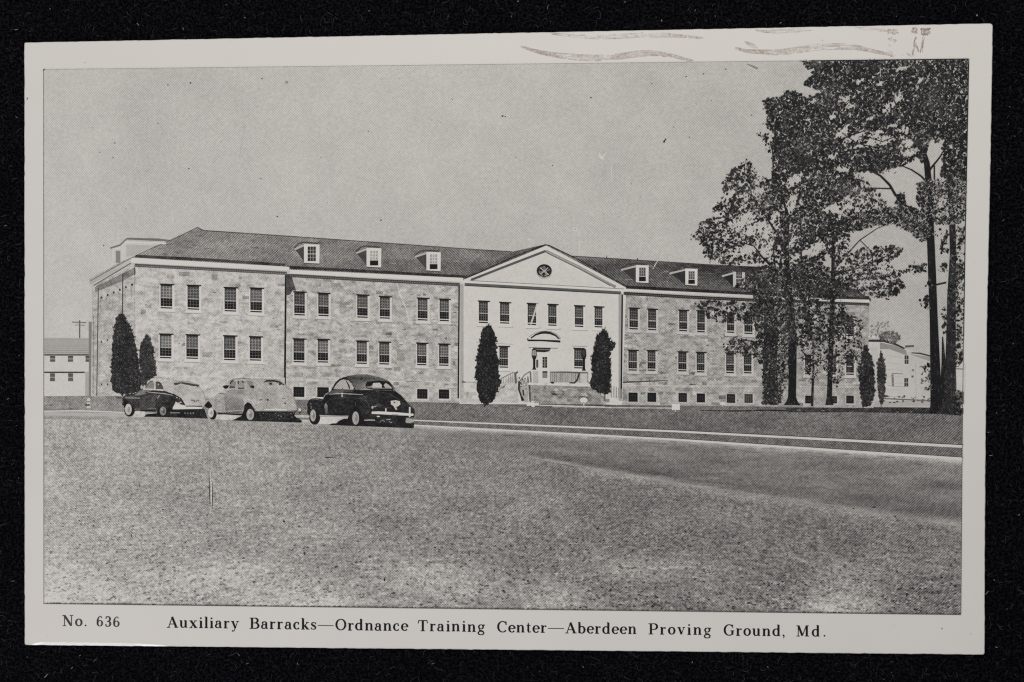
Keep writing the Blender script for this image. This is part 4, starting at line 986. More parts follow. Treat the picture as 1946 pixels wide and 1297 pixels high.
wheel(c3, oz, *K3([(945, 850)])[0], 9.6, 15.6, .66, *K3([(940, 850)])[0], 6.4, 12.6, K3([(870, 720), (930, 670), (1000, 720), (1060, 900), (1000, 960), (860, 960), (810, 870)]))
tb = Ink('bumper', 'solid', c3, oz); tb.line(K3([(1195, 768), (1300, 768), (1600, 785), (1830, 800)]), [4.2, 5.4, 5.4, 4.2], .86); tb.ell(*K3([(1200, 768)])[0], 2, 2.6, .86, 8, dz=-4e-7); tb.rect(*K3([(1395, 700)])[0], *K3([(1415, 770)])[0], .84, dz=4e-7); tb.rect(*K3([(1760, 680)])[0], *K3([(1785, 835)])[0], .84, dz=4e-7); tb.line(K3([(1500, 795), (1600, 800)]), 1, .5, 8e-7); tb.done()
tb = Ink('number_plate', 'solid', c3, oz); tb.poly(K3([(1480, 585), (1560, 575), (1620, 590), (1630, 640), (1590, 670), (1565, 680), (1580, 725), (1555, 720), (1520, 660), (1485, 640)]), .78); tb.up(); tb.ell(*K3([(1537, 608)])[0], 2, 1.4, .3, 8); tb.done()

# --- the big trees
def trunk(par, cl, t, z):
    o = Ink('trunk', 'leaf', par, z)
    o.line([(x, y) for x, y, _ in cl], [w_ for _, _, w_ in cl], t); o.up()
    for q in range(int(14 * len(cl))):
        i = random.randrange(len(cl) - 1); u = random.random()
        x = lerp(cl[i][0], cl[i + 1][0], u); y = lerp(cl[i][1], cl[i + 1][1], u); w_ = lerp(cl[i][2], cl[i + 1][2], u)
        x += random.uniform(-.42, .42) * w_; l = random.uniform(3, 10)
        o.line([(x, y), (x + random.uniform(-.6, .6), min(y + l, max(cl[0][1], cl[-1][1]) - 1))], random.uniform(.6, 1.6), t + random.choice([-.06, -.04, .06, .1, .16]), random.uniform(0, 1e-6))
    o.done()
def branches(o, lst, t=.12):
    for pts, wd in lst: o.line(pts, wd, t, random.uniform(0, 5e-7))
def crown(par, zones, holes, step, size, twigs, z, extra=()):
    o = Ink('crown', 'leaf', par, z)
    branches(o, twigs); o.up()
    def lumpy(px, py): return .5 + .32 * math.sin(px / 7.0 + 2.2 * math.sin(py / 11.0)) * math.sin(py / 5.2 + 1.7 * math.sin(px / 13.0)) + .28 * math.sin((px + py) / 3.9 + 1.6 * math.sin((px - py) / 7.0))
    def in_hole(px, py, k_=1.0):
        wob = 1 + .55 * math.sin(px * .55 + 1.9 * math.sin(py * .37)) * math.sin(py * .61 + 1.4 * math.sin(px * .29))
        for hx, hy, hrx, hry in holes:
            dx, dy = px - hx + .35 * (py - hy), py - hy + .25 * (px - hx)
            if (dx / hrx) ** 2 + (dy / hry) ** 2 < k_ * wob: return True
        return False
    for zn, dd in zones:
        if dd < .5: continue
        bx = [p[0] for p in zn]; by = [p[1] for p in zn]
        ar = (max(bx) - min(bx)) * (max(by) - min(by))
        for q in range(int(ar / 17)):
            px, py = random.uniform(min(bx), max(bx)), random.uniform(min(by), max(by))
            if not inside((px, py), zn) or in_hole(px, py, 1.6): continue
            if random.random() > (dd - .3) * 1.2 + (lumpy(px, py) - .5) * .9: continue
            if px > P_R(py) - 4.5 or py < P_T(px) + 4: continue
            o.ell(px, py, random.uniform(2.2, 4.6), random.uniform(1.6, 3.2), random.choice([.13, .15, .17, .2]), 7, random.uniform(-1, 1), dz=random.uniform(0, 2e-6))
    o.z += 1e-6; o.up()
    for zn, dd in zones:
        bx = [p[0] for p in zn]; by = [p[1] for p in zn]
        ar = (max(bx) - min(bx)) * (max(by) - min(by))
        for q in range(int(ar / 60)):
            px, py = random.uniform(min(bx), max(bx)), random.uniform(min(by), max(by))
            if not inside((px, py), zn) or in_hole(px, py, 1.4): continue
            px += random.gauss(0, 3); py += random.gauss(0, 3)
            if px > P_R(py) - 4 or py < P_T(px) + 4: continue
            a = random.choice([.785, -.785]) + random.gauss(0, .5); l = random.uniform(1.2, 3.2)
            o.line([(px - l * math.cos(a), py - l * math.sin(a)), (px, py), (px + l * math.cos(a), py + l * math.sin(a))], [.5, random.uniform(1.2, 2.6), .5], random.choice([.26, .32, .38, .44, .5]), random.uniform(0, 1.6e-6))
    o.z += 8e-7; o.up()
    zb = o.z
    xs = [p[0] for zn, _ in zones for p in zn]; ys = [p[1] for zn, _ in zones for p in zn]
    y = min(ys) - 4
    boxes = [(min(p[0] for p in zn) - 4, max(p[0] for p in zn) + 4, min(p[1] for p in zn) - 4, max(p[1] for p in zn) + 4, zn, d) for zn, d in zones]
    while y < max(ys) + 4:
        x = min(xs) - 4
        while x < max(xs) + 4:
            px, py = x + random.gauss(0, 1.9), y + random.gauss(0, 1.9)
            d = 0
            for bx0, bx1, by0, by1, zn, dd in boxes:
                if bx0 < px < bx1 and by0 < py < by1 and dd > d and inside((px, py), zn): d = dd
            if d:
                lump = lumpy(px, py)
                d = d * (1 - .55 * (1 - d)) if False else d + (lump - .5) * 1.15 * min(1, 1.3 - d)
                if in_hole(px, py, random.uniform(.6, 1.15)): d *= .13
            if d and random.random() < d:
                s_ = size * random.choice([.6, .8, 1.0, 1.0, 1.3, 1.55]); a = random.choice([.785, .785, -.785]) + random.gauss(0, .35); asp = random.uniform(.42, .8)
                pts = []
                for c_ in range(5):
                    aa = c_ / 5 * 6.283 + random.uniform(-.3, .3); r_ = random.uniform(.75, 1.2)
                    ex, ey = s_ * r_ * math.cos(aa), s_ * asp * r_ * math.sin(aa)
                    pts.append((px + ex * math.cos(a) - ey * math.sin(a), py + ex * math.sin(a) + ey * math.cos(a)))
                pts = [(min(p_[0], P_R(p_[1]) - .3), max(p_[1], P_T(p_[0]) + .3)) for p_ in pts]
                t = random.choice([.05, .07, .09, .11, .14, .2]) + (.20 if random.random() < .16 else 0) + .10 * max(0, math.sin(px / 31.0 + 1.3 * math.sin(py / 23.0)) * math.sin(py / 27.0 + .8))
                o.poly(pts, t, random.uniform(0, 2.4e-6))
            x += step
        y += step
    o.z = zb + 1.2e-6; o.up()
    # sky glints between the leaves
    for q in range(int(len(o.f) * .035)):
        zn, dd = zones[random.randrange(min(len(zones), 3))]
        px = random.uniform(min(p[0] for p in zn), max(p[0] for p in zn)); py = random.uniform(min(p[1] for p in zn), max(p[1] for p in zn))
        if not inside((px, py), zn): continue
        l = random.uniform(.8, 3.0); a = random.choice([-.785, -.785, -.5, .785])
        o.line([(px - l * math.cos(a), py - l * math.sin(a)), (px, py), (px + l * math.cos(a), py + l * math.sin(a))], [.3, random.uniform(.8, 1.8), .3], random.choice([.44, .5, .6, .68, .36, .72]), random.uniform(0, 1e-6))
    return o.done()

J = lambda p_: zc(1300, 100, 3.5345, p_)
J2 = lambda p_: zc(1300, 400, 3.5345, p_)
def hole(lst): return [(1300 + x / 3.5345, 100 + y / 3.5345, a / 3.5345, b_ / 3.5345) for x, y, a, b_ in lst]

def tree_root(label):
    o = bpy.data.objects.new('printed_tree', None); COL.objects.link(o); o.parent = card; o['label'] = label; o.empty_display_size = .003
    return o
Stack.z += STEP; TZ = Stack.z
# slender trees before the right wing
t2 = tree_root('thick leafy trunk before the right wing')
trunk(t2, [(1464, 572, 24), (1465, 640, 27), (1463, 700, 26), (1466, 740, 28), (1464, 769, 31)], .17, TZ)
t3 = tree_root('straight dark tree with the widest crown of the middle group')
trunk(t3, [(1494, 400, 7), (1495, 500, 10), (1500, 560, 12), (1506, 640, 16), (1506, 700, 15), (1505, 755, 15), (1505, 764, 22), (1505, 770, 32)], .09, TZ)
t4 = tree_root('thinnest of the trees before the right wing')
trunk(t4, [(1522, 470, 3), (1524, 560, 4.5), (1534, 600, 4), (1545, 640, 3.6), (1545.5, 700, 4), (1543, 772, 5)], .14, TZ)
t5 = tree_root('slim dark trunk near the right end of the barracks')
trunk(t5, [(1583, 430, 5), (1583, 520, 7), (1581, 600, 10), (1578, 690, 9), (1576, 755, 10), (1576, 770, 16)], .13, TZ)
crown(t2, [([(1430, 560), (1510, 560), (1506, 640), (1500, 700), (1488, 745), (1480, 768), (1449, 768), (1447, 660), (1436, 640)], .62), ([(1480, 640), (1500, 640), (1496, 730), (1484, 765), (1478, 765)], .5), ([(1372, 655), (1400, 640), (1440, 650), (1450, 640), (1452, 695), (1432, 680), (1405, 676), (1380, 668)], .5), ([(1315, 575), (1390, 570), (1442, 578), (1446, 624), (1400, 610), (1370, 616), (1340, 600)], .5)], [], 2.7, 2.0, [([(1395, 665), (1410, 645), (1436, 650)], 1.4)], TZ + 3 * STEP)
crown(t3, [
  ([(1421, 302), (1393, 320), (1371, 349), (1375, 371), (1351, 402), (1371, 411), (1334, 420), (1317, 450), (1337, 468), (1334, 488), (1356, 496), (1382, 505), (1440, 500), (1500, 505), (1500, 360), (1470, 345), (1440, 330)], .60),
  ([(1470, 262), (1600, 330), (1640, 345), (1600, 380), (1560, 400), (1605, 420), (1612, 440), (1570, 470), (1560, 520), (1500, 520), (1490, 440), (1465, 380)], .84),
  ([(1395, 545), (1440, 506), (1560, 505), (1600, 520), (1600, 566), (1560, 574), (1440, 560)], .62),
  ([(1430, 560), (1520, 572), (1610, 578), (1606, 640), (1560, 650), (1520, 660), (1490, 640), (1440, 610)], .52)],
  hole([(400, 1130, 70, 50), (300, 950, 35, 30), (470, 1190, 60, 40), (560, 1200, 35, 60), (400, 1330, 90, 35), (720, 1280, 18, 30), (880, 1320, 70, 40), (760, 1370, 50, 18), (540, 1320, 40, 60), (735, 860, 45, 35), (715, 1020, 40, 55), (620, 1090, 30, 30), (700, 1200, 16, 30), (500, 930, 40, 30), (545, 790, 50, 50)]), 2.7, 2.0,
  [(J([(680, 1300), (560, 1120), (450, 950), (430, 760)]), [4, 3, 2, 1]), (J([(690, 1400), (700, 1100), (600, 800), (590, 600)]), [5, 5, 3, 1.5]), (J2([(680, 470), (600, 390), (520, 310), (470, 240), (330, 200)]), [5, 4, 3, 2, 1]), (J2([(700, 300), (640, 220), (560, 160)]), [4, 3, 1]), (J2([(610, 370), (600, 250), (620, 200)]), [3, 2, 1.5])], TZ + 3 * STEP)
crown(t5, [([(1600, 480), (1650, 470), (1700, 468), (1718, 474), (1690, 500), (1722, 550), (1690, 570), (1640, 560), (1600, 548), (1575, 520)], .58),
  ([(1545, 620), (1600, 596), (1636, 606), (1640, 700), (1604, 694), (1592, 740), (1575, 720), (1560, 690), (1540, 660)], .46), ([(1520, 640), (1552, 630), (1560, 700), (1545, 730), (1525, 700)], .38), ([(1600, 610), (1640, 606), (1640, 640), (1610, 650)], .4),
  ([(1575, 400), (1620, 420), (1612, 470), (1590, 500), (1570, 480)], .6)], hole([(1330, 1450, 40, 30), (1200, 1560, 40, 20)]), 2.7, 1.95,
  [(J2([(1005, 400), (1090, 300), (1180, 200), (1300, 120), (1400, 80)]), [3, 2.4, 1.8, 1.2, .8]), (J2([(1180, 200), (1260, 280), (1340, 320)]), 1.2), (J2([(1010, 520), (1150, 470), (1300, 440), (1440, 500)]), [3, 2.2, 1.6, 1]), (J2([(1010, 430), (1200, 380), (1400, 290), (1470, 260)]), [2.6, 2, 1.4, .8])], TZ + 3 * STEP)
bgt = Ink('printed_tree', 'leaf', card)
for q in range(170):
    a = random.uniform(0, 6.283); r_ = math.sqrt(random.random()); x, y = 1692 + 20 * r_ * math.cos(a), 641 + 12 * r_ * math.sin(a)
    if y > 648 + (x - 1679) * .33: continue
    bgt.ell(x, y, random.uniform(1.2, 2.6), random.uniform(1, 2), random.choice([.3, .36, .42, .5]), 5, dz=random.uniform(0, 2e-6))
for q in range(60):
    x, y = random.uniform(1655, 1690), random.uniform(612, 640); bgt.ell(x, y, random.uniform(1, 2), random.uniform(.8, 1.6), random.choice([.45, .5, .55]), 5, dz=random.uniform(0, 2e-6))
bgt.z += 1.2e-6; bgt.done('distant tree tops above the white house')

t1 = tree_root('tallest trees filling the right edge with dark foliage')
Z1 = TZ + 10 * STEP + 5e-6
trunk(t1, [(1738, 235, 6), (1750, 275, 9), (1761, 310, 11), (1766, 360, 13), (1767.5, 430, 14), (1771, 520, 15), (1774, 600, 15), (1776.5, 680, 18), (1779, 767, 22), (1779, 786, 26)], .09, Z1)
trunk(t1, [(1802, 330, 8), (1809, 410, 12), (1811, 480, 12), (1808, 560, 16), (1807, 640, 18), (1806, 700, 20), (1805, 766, 26), (1803, 788, 48)], .17, Z1 + 2.3 * STEP)
trunk(t1, [(1791, 640, 2), (1793, 690, 8), (1793, 766, 16), (1793, 787, 24)], .11, Z1 - 4 * STEP)
crown(t1, [
  (J([(775, 50), (830, 110), (872, 140), (805, 215), (845, 235), (945, 262), (830, 305), (760, 268), (690, 250), (660, 300), (570, 308), (525, 330), (552, 380), (557, 440), (545, 500), (600, 540), (590, 620), (610, 700), (680, 745), (720, 790), (800, 800), (870, 790), (960, 790), (1000, 830), (1100, 830), (1200, 800), (1300, 812), (1360, 790), (1480, 760), (1570, 700), (1600, 760), (1640, 620), (1700, 600), (1740, 660), (1720, 830), (1760, 890), (1910, 890), (1912, 40)]), .89),
  ([(1600, 412), (1640, 402), (1700, 395), (1715, 388), (1760, 405), (1775, 445), (1755, 462), (1730, 442), (1700, 426), (1660, 430), (1620, 442)], .82),
  (J([(1560, 880), (1640, 850), (1900, 860), (1895, 1130), (1790, 1160), (1690, 1150), (1620, 1090), (1560, 1010)]), .72),
  (J([(480, 540), (560, 540), (600, 620), (590, 740), (540, 600)]), .22),
  (J([(1110, 840), (1180, 820), (1400, 1040), (1390, 1070), (1200, 1100), (1050, 1080), (1000, 960)]), .46),
  ([(1705, 372), (1718, 366), (1722, 400), (1700, 402)], .8),
  ([(1816, 430), (1838, 430), (1833, 640), (1812, 640), (1800, 560)], .4),
  ([(1788, 455), (1800, 445), (1802, 480), (1786, 482)], .5), ([(1818, 500), (1834, 490), (1834, 530), (1816, 540)], .65), ([(1790, 590), (1802, 580), (1800, 640), (1788, 630)], .4), ([(1814, 620), (1832, 610), (1832, 690), (1814, 700)], .5), ([(1776, 440), (1800, 430), (1806, 446), (1778, 452)], .6), ([(1782, 505), (1800, 495), (1800, 515), (1782, 520)], .5), ([(1736, 508), (1760, 500), (1762, 516), (1735, 520)], .6), ([(1748, 570), (1766, 560), (1768, 590), (1748, 582)], .5), ([(1745, 700), (1768, 690), (1770, 745), (1752, 738)], .4), ([(1758, 535), (1768, 530), (1770, 545), (1758, 545)], .7), ([(1815, 745), (1833, 740), (1832, 785), (1815, 788)], .6),
  ([(1690, 515), (1740, 502), (1756, 506), (1735, 518), (1700, 528)], .35)],
  hole([(1080, 312, 46, 20), (1385, 365, 46, 36), (1440, 310, 30, 25), (1110, 365, 45, 16), (1000, 432, 26, 20), (1460, 110, 34, 15), (1585, 195, 20, 18), (1320, 210, 30, 14), (1180, 195, 25, 18), (1060, 535, 48, 34), (1130, 582, 60, 26), (1200, 545, 40, 20), (1270, 595, 62, 36), (1355, 590, 52, 30), (1290, 540, 55, 20), (1480, 525, 42, 26), (1500, 605, 52, 40), (1170, 630, 44, 12), (1520, 670, 58, 28), (1400, 490, 40, 16), (1660, 605, 20, 22), (1720, 612, 22, 26), (1000, 697, 32, 22), (1655, 785, 15, 44), (1712, 770, 24, 40), (1040, 800, 52, 38), (860, 765, 42, 18), (735, 860, 45, 30), (1730, 1010, 40, 40), (1740, 1080, 50, 20), (1730, 860, 34, 14), (860, 330, 30, 12), (1260, 440, 40, 12), (640, 400, 16, 14), (1730, 1200, 40, 40), (1860, 1050, 20, 20)]), 2.8, 2.35,
  [(J([(1455, 960), (1420, 960), (1380, 890), (1320, 830), (1250, 790)]), [7, 5, 4.4, 3.6, 3]), (J([(1470, 1060), (1450, 1010), (1430, 960)]), [8, 7, 5]), (J([(1640, 880), (1590, 830), (1530, 790), (1460, 760)]), [4, 3, 2.4, 1.6]), (J([(1390, 915), (1280, 912), (1170, 912)]), [2.2, 1.8, 1]), (J([(1640, 1250), (1590, 1180), (1500, 1110), (1400, 1080), (1250, 1110)]), [6, 6, 6, 5, 3]),
   (J([(1640, 800), (1720, 700), (1800, 560)]), [4, 3, 2]), (J([(1600, 640), (1500, 560), (1380, 520), (1200, 500)]), [4, 3, 2.4, 1.2]), (J([(1560, 560), (1460, 440), (1400, 300)]), [3, 2.4, 1.4]), (J([(1680, 760), (1680, 850), (1660, 900)]), [2.6, 3, 4]), (J([(1010, 610), (1110, 560), (1230, 520)]), 1.6), (J([(1060, 540), (1160, 610), (1290, 640)]), 1.4), (J([(1210, 560), (1330, 600), (1430, 560)]), 1.4), (J2([(1690, 500), (1760, 485)]), 3)], Z1 + 7 * STEP)

# --- border line of the picture
b = Ink('picture_border', 'solid', card)
b.line([(P_L(y), y) for y in frange(132, 1147, 24)], .9, .42); b.line([(x, P_B(x)) for x in frange(83, 1826, 40)], 1.3, .34); b.line([(P_R(y) - .6, y) for y in frange(113, 640, 20)], 1.6, .1, 4e-7); b.line([(x, P_T(x) + .6) for x in frange(1540, 1840, 10)], 1.6, .12, 4e-7)
b.line([(P_R(y) - .4, y) for y in frange(640, 1167, 20)], 1.0, .34, 8e-7)
b.line([(x, P_T(x)) for x in frange(83, 1540, 40)], .5, .68, 8e-7); b.line([(82, 134.5), (86, 131.6)], 1.6, .3, 1.2e-6)
b.up()
for q in range(700):
    x = random.uniform(86, 1822); b.line([(x, P_B(x) - 1.2), (x + random.uniform(1, 4), P_B(x) - .8)], random.uniform(.6, 2), random.choice([.2, .3, .4]), random.uniform(0, 1e-6))
b.done()

# ------------------------------------------------------------------ lettering: a high contrast bookish serif drawn stroke by stroke (cap height 1)
HA, TH = .062, .15
def bar(x0, y0, x1, y1, w_): return [(x0, y0, w_), (x1, y1, w_)]
def stem(x, y0, y1, w_=TH): return [bar(x, y0, x, y1, w_)]
def foot(x, y, h=.17): return [bar(x - h, y, x + h, y, .055)]
def arc(cx, cy, rx, ry, a0, a1, thick=TH, hair=HA, n=16):
    o = []
    for i in range(n + 1):
        a = math.radians(lerp(a0, a1, i / n)); c_ = abs(math.cos(a)); o.append((cx + rx * math.cos(a), cy + ry * math.sin(a), hair + (thick - hair) * c_ ** 1.5))
    return [o]
def dot(x, y, r=.085): return [[(x + r * math.cos(i / 10 * 6.2832), y + r * math.sin(i / 10 * 6.2832), .0) for i in range(10)]]
XH = .67
def bowl(cx, rx=.235, y=XH / 2, ry=XH / 2 - .02): return arc(cx, y, rx, ry, 0, 360, TH, HA, 26)
GL = {
 'A': (1.0, [bar(.17, .03, .47, .98, .062), bar(.46, 1.0, .82, .02, .155), bar(.27, .33, .7, .33, .055)] + foot(.16, .025, .15) + foot(.82, .025, .18)),
 'B': (.9, stem(.24, 0, 1) + foot(.2, .025, .17) + foot(.2, .975, .17) + [bar(.2, .53, .5, .53, .055), bar(.2, .975, .5, .975, .055), bar(.2, .025, .52, .025, .055)] + arc(.48, .755, .24, .22, -90, 90) + arc(.5, .275, .29, .25, -90, 90)),
 'C': (.9, arc(.5, .5, .38, .49, 48, 318) + [bar(.8, .66, .8, 1.0, .06), [(.76, .86, .05), (.80, .72, .1), (.81, .66, .03)]]),
 'G': (1.0, arc(.5, .5, .38, .49, 48, 300) + [bar(.8, .68, .8, 1.0, .06)] + stem(.78, .06, .42) + foot(.78, .43, .17) + [[(.66, .06, .06), (.78, .14, .06)]]),
 'M': (1.15, [bar(.2, .02, .2, .98, .06), bar(.22, .98, .55, .06, .15), bar(.55, .04, .88, .98, .06)] + stem(.93, 0, 1) + foot(.19, .025, .15) + foot(.95, .025, .17) + foot(.16, .975, .12) + foot(.97, .975, .13)),
 'N': (1.02, [bar(.22, .02, .22, .98, .06), bar(.22, .97, .80, .03, .155), bar(.82, .0, .82, .98, .06)] + foot(.21, .025, .15) + foot(.15, .975, .12) + foot(.82, .975, .16)),
 'O': (.98, arc(.49, .5, .38, .49, 0, 360, .15, .06, 30)),
 'P': (.86, stem(.25, 0, 1) + foot(.25, .025, .2) + foot(.2, .975, .16) + [bar(.25, .975, .5, .975, .055), bar(.25, .45, .5, .45, .055)] + arc(.5, .712, .27, .265, -90, 90)),
 'T': (.92, stem(.46, 0, 1) + foot(.46, .025, .2) + [bar(.08, .97, .84, .97, .06), bar(.1, .97, .07, .7, .06), bar(.82, .97, .85, .7, .06)]),
 'a': (.66, stem(.46, .06, .5, .14) + arc(.30, .48, .17, .17, 0, 165, .13) + dot(.16, .47, .07) + arc(.26, .2, .17, .17, 75, 300, .13) + [[(.27, .39, .05), (.38, .41, .05), (.46, .42, .06)], [(.33, .03, .05), (.42, .1, .06)], [(.46, .08, .12), (.53, .02, .07), (.61, .06, .04)]]),
 'b': (.72, stem(.18, .02, 1.03) + [bar(.06, 1.02, .2, 1.02, .055)] + arc(.38, XH / 2, .235, XH / 2 - .02, -150, 150)),
 'c': (.6, arc(.33, XH / 2, .23, XH / 2 - .02, 50, 320) + dot(.47, .5, .075)),
 'd': (.76, stem(.54, .0, 1.03) + [bar(.42, 1.02, .55, 1.02, .055), bar(.54, .025, .68, .025, .055)] + arc(.34, XH / 2, .235, XH / 2 - .02, 30, 330)),
 'e': (.62, arc(.33, XH / 2, .235, XH / 2 - .02, 0, 322) + [bar(.12, .35, .56, .35, .055)]),
 'g': (.68, arc(.3, .46, .19, .19, 0, 360, .12, .055, 20) + arc(.3, -.11, .24, .16, 0, 360, .1, .06, 20) + [[(.2, .28, .05), (.13, .2, .07), (.18, .13, .09), (.36, .08, .12), (.5, .0, .1)], [(.45, .6, .05), (.54, .66, .05)]] + dot(.58, .62, .065)),
 'i': (.38, stem(.2, 0, XH) + foot(.2, .025, .16) + [bar(.06, XH - .02, .2, XH - .02, .055)] + dot(.19, .9, .09)),
 'k': (.72, stem(.18, 0, 1.03) + foot(.18, .025, .15) + [bar(.04, 1.02, .2, 1.02, .055), bar(.22, .26, .54, .62, .055), bar(.31, .38, .58, .03, .14)] + foot(.55, XH - .02, .13) + foot(.6, .025, .13)),
 'l': (.38, stem(.2, 0, 1.03) + foot(.2, .025, .16) + [bar(.06, 1.02, .2, 1.02, .055)]),
 'n': (.78, stem(.18, 0, XH) + foot(.18, .025, .15) + [bar(.04, XH - .02, .2, XH - .02, .055)] + [[(.24, .5, .05), (.33, .62, .06), (.43, .655, .075), (.53, .6, .12), (.57, .48, .145), (.57, .0, .145)]] + foot(.58, .025, .15)),
 'o': (.66, bowl(.33)),
 'r': (.56, stem(.18, 0, XH) + foot(.2, .025, .17) + [bar(.04, XH - .02, .2, XH - .02, .055), [(.24, .46, .05), (.3, .6, .06), (.42, .65, .06)]] + dot(.45, .59, .08)),
 's': (.54, [[(.44, .5, .05), (.42, .6, .06), (.28, .65, .065), (.14, .6, .09), (.1, .5, .12), (.2, .39, .14), (.36, .3, .14), (.45, .18, .12), (.4, .06, .09), (.26, .02, .06), (.11, .07, .06), (.08, .18, .05)], bar(.45, .46, .45, .66, .05), bar(.08, .01, .08, .2, .05)]),
 't': (.48, [[(.2, .9, .04), (.2, .64, .13), (.2, .14, .14), (.25, .03, .1), (.34, .02, .06), (.43, .1, .04)], bar(.05, .645, .4, .645, .055)]),
 'u': (.78, [bar(.04, XH - .02, .2, XH - .02, .055), [(.18, XH, .145), (.18, .18, .145), (.23, .06, .11), (.33, .02, .07), (.44, .06, .055), (.54, .18, .05)], bar(.42, XH - .02, .56, XH - .02, .055), bar(.56, .025, .7, .025, .055)] + stem(.56, 0, XH)),
 'v': (.68, [bar(.14, XH, .36, .02, .14), bar(.35, .0, .56, XH, .055)] + foot(.14, XH - .02, .14) + foot(.56, XH - .02, .12)),
 'x': (.72, [bar(.15, XH, .56, .02, .15), bar(.15, .02, .54, XH, .055)] + foot(.15, XH - .02, .14) + foot(.55, XH - .02, .13) + foot(.15, .025, .13) + foot(.57, .025, .14)),
 'y': (.68, [bar(.14, XH, .38, .02, .14), [(.57, XH, .055), (.36, .0, .055), (.27, -.2, .06), (.18, -.27, .06)]] + foot(.14, XH - .02, .14) + foot(.57, XH - .02, .12) + dot(.14, -.22, .075)),
 '3': (.62, arc(.29, .72, .2, .24, -90, 140) + arc(.28, .25, .24, .25, -140, 90) + dot(.13, .8, .07) + dot(.12, .16, .075) + [bar(.2, .49, .32, .49, .055)]),
 '6': (.62, [[(.47, .9, .05), (.36, .97, .06), (.22, .88, .08), (.12, .66, .13), (.1, .4, .15), (.12, .22, .14)]] + arc(.31, .28, .21, .27, 0, 360, .14, .055, 22) + dot(.46, .85, .065)),
 '.': (.34, dot(.15, .075, .085)), ',': (.34, dot(.15, .08, .085) + [[(.2, .06, .09), (.2, -.08, .06), (.11, -.2, .03)]]),
}
def setword(o, text, x0, x1, base, cap, tone, slope=.0125):
    adv = [GL[ch][0] for ch in text]
    WIDE = 1.08
    adv = [a * WIDE for a in adv]; nat = sum(adv) * cap
    tr = ((x1 - x0) - nat) / max(1, len(text) - 1)
    x = x0
    for ch, a in zip(text, adv):
        jx, jy = random.gauss(0, .15), random.gauss(0, .18)
        for i, s_ in enumerate(GL[ch][1]):
            def tp(p_): return (x + p_[0] * cap * WIDE + jx, base + slope * (x - x0) - p_[1] * cap + jy)
            dz = (i % 12) * 1.4e-7
            if s_[0][2] == 0.0: o.poly([tp(p_) for p_ in s_], tone, dz)
            else: o.line([tp(p_) for p_ in s_], [p_[2] * cap * 1.3 + .25 for p_ in s_], tone, dz)
        x += a * cap + tr
o = Ink('printed_number', 'text', card, TOP + 2e-6)
setword(o, 'No.', 118, 166.5, 1190, 20.5, .25); setword(o, '636', 183, 227.5, 1190.6, 19.4, .24); o.done()
o = Ink('caption', 'text', card, TOP + 2e-6)
for wd, x0, x1, base in [('Auxiliary', 316.5, 454, 1193), ('Barracks', 473.5, 602, 1195.2), ('Ordnance', 637, 775.5, 1197.8), ('Training', 793.5, 922.5, 1199.6), ('Center', 944, 1039.6, 1201.8), ('Aberdeen', 1073.5, 1210.5, 1203.8), ('Proving', 1231.5, 1352.5, 1205.8), ('Ground,', 1374.6, 1493, 1208), ('Md.', 1512.5, 1571, 1209.6)]:
    setword(o, wd, x0, x1, base, 20.6, .05)
o.line([(603.6, 1189), (634, 1189.5)], 1.6, .22); o.line([(1041, 1194.6), (1072, 1195)], 1.6, .2); o.done()

# ------------------------------------------------------------------ cancellation wave lines and two worn letters over the top margin
o = Ink('postmark', 'stamp', card, TOP + 2e-6)
def wave(pts, wd, t, n, gap):
    cum = []
    for lane in range(n):
        off = (lane / max(1, n - 1) - .5)
        q = 0
        P = []
        for (xa, ya), (xb, yb) in zip(pts, pts[1:]):
            m = max(2, int(math.hypot(xb - xa, yb - ya) / 4))
            for i in range(m): P.append((lerp(xa, xb, i / m), lerp(ya, yb, i / m)))
        P.append(pts[-1])
        # soften the bends
        for it in range(3): P = [P[0]] + [((a_[0] + b_[0] + c_[0]) / 3, (a_[1] + b_[1] + c_[1]) / 3) for a_, b_, c_ in zip(P, P[1:], P[2:])] + [P[-1]]
        i = 0; N_ = len(P)
        while i < N_ - 2:
            l = random.randint(2, 7)
            if random.random() > gap:
                sgm = P[i:min(i + l, N_)]
                if len(sgm) > 1:
                    def taper(j): return min(1, .35 + 2.2 * min(j, N_ - 1 - j) / N_)
                    edge = abs(off) > .4
                    o.line([(x + random.gauss(0, .2), y + off * wd * taper(i + j)) for j, (x, y) in enumerate(sgm)], wd / n * random.uniform(.5, 1.05), t + random.uniform(-.05, .05) - (.03 if edge else 0), lane * 1.5e-7 + random.uniform(0, 1e-7))
            i += l - 1
W1 = lambda p_: zc(950, 0, 3.892, p_)
W2 = lambda p_: zc(1446, 0, 3.892, p_)
wave(W1([(155, 345), (270, 382), (400, 408), (550, 424), (700, 432), (850, 425), (1000, 402), (1100, 394), (1200, 400), (1320, 425), (1430, 455)]), 11, .64, 7, .06)
wave(W1([(380, 250), (550, 268), (700, 275), (880, 272), (1060, 260), (1250, 262), (1380, 272), (1510, 285)]), 8, .70, 5, .15)
wave([(1397, 92), (1420, 98), (1446, 99), (1484.5, 100), (1518, 95), (1554, 90), (1587, 88.5), (1626, 90), (1659, 97.6), (1690, 104)], 11, .65, 7, .06)
wave([(1415, 80), (1440, 92)], 7, .68, 5, .2)
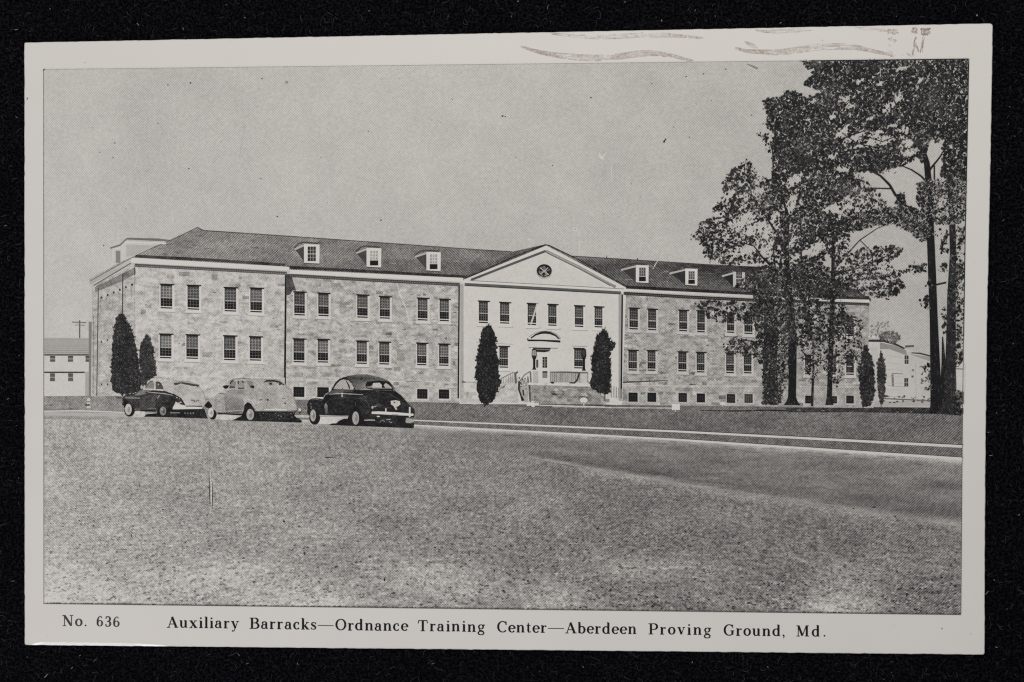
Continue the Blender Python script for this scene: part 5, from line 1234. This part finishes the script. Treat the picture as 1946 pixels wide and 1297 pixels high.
wave(W2([(-40, 225), (0, 234), (130, 235), (250, 228), (390, 221)]), 6, .68, 4, .15)
wave(W2([(700, 205), (790, 218), (960, 235)]), 5, .72, 4, .25)
o.up()
def blot(x0, y0, x1, y1, n, t):
    for q in range(n):
        x, y = 1446 + random.uniform(x0, x1) / 3.892, random.uniform(y0, y1) / 3.892
        o.ell(x, y, random.uniform(.8, 2.6), random.uniform(.6, 2), t + random.uniform(-.08, .08), 6, random.uniform(-1, 1), random.uniform(0, 1e-6))
blot(935, 220, 1015, 258, 46, .6); blot(940, 278, 975, 298, 12, .68); blot(980, 296, 998, 310, 6, .62); blot(942, 325, 962, 340, 5, .74); blot(948, 375, 970, 425, 16, .71); blot(970, 400, 995, 425, 7, .77)
blot(1115, 208, 1155, 250, 34, .54); blot(1185, 212, 1250, 258, 60, .52); blot(1090, 398, 1135, 418, 16, .68); blot(1040, 395, 1090, 412, 6, .76)
for xa, ya, xb, yb, wd in [(1150, 268, 1122, 415, 20), (1204, 275, 1184, 400, 18), (1150, 330, 1165, 385, 10), (1210, 220, 1200, 275, 8)]:
    for q in range(24):
        u0 = random.random() * .8; u1 = u0 + random.uniform(.1, .3); off = random.uniform(-.5, .5) * wd
        o.line(W2([(lerp(xa, xb, u0) + off, lerp(ya, yb, u0)), (lerp(xa, xb, min(u1, 1)) + off, lerp(ya, yb, min(u1, 1)))]), random.uniform(.6, 1.6), random.uniform(.44, .62), random.uniform(0, 1e-6))
o.done()
# specks in the bare margin
o = Ink('margin_specks', 'solid', card, TOP + 2e-6)
for x, y, r_, t in [(52, 187, 1.6, .2), (51.5, 190, 1.2, .3), (161, 119.6, .9, .4), (437, 80, .8, .5), (1790, 1195, 2.0, .55), (1845, 1205, 1.2, .6), (1563, 77, 1, .5), (88, 1249 - 40, .8, .6), (690, 1180, .8, .6), (1700, 1190, .9, .62), (1852, 500, .8, .6), (1208, 1213, .8, .5)]:
    o.ell(x, y, r_, r_ * .8, t, 7)
o.done()['kind'] = 'stuff'
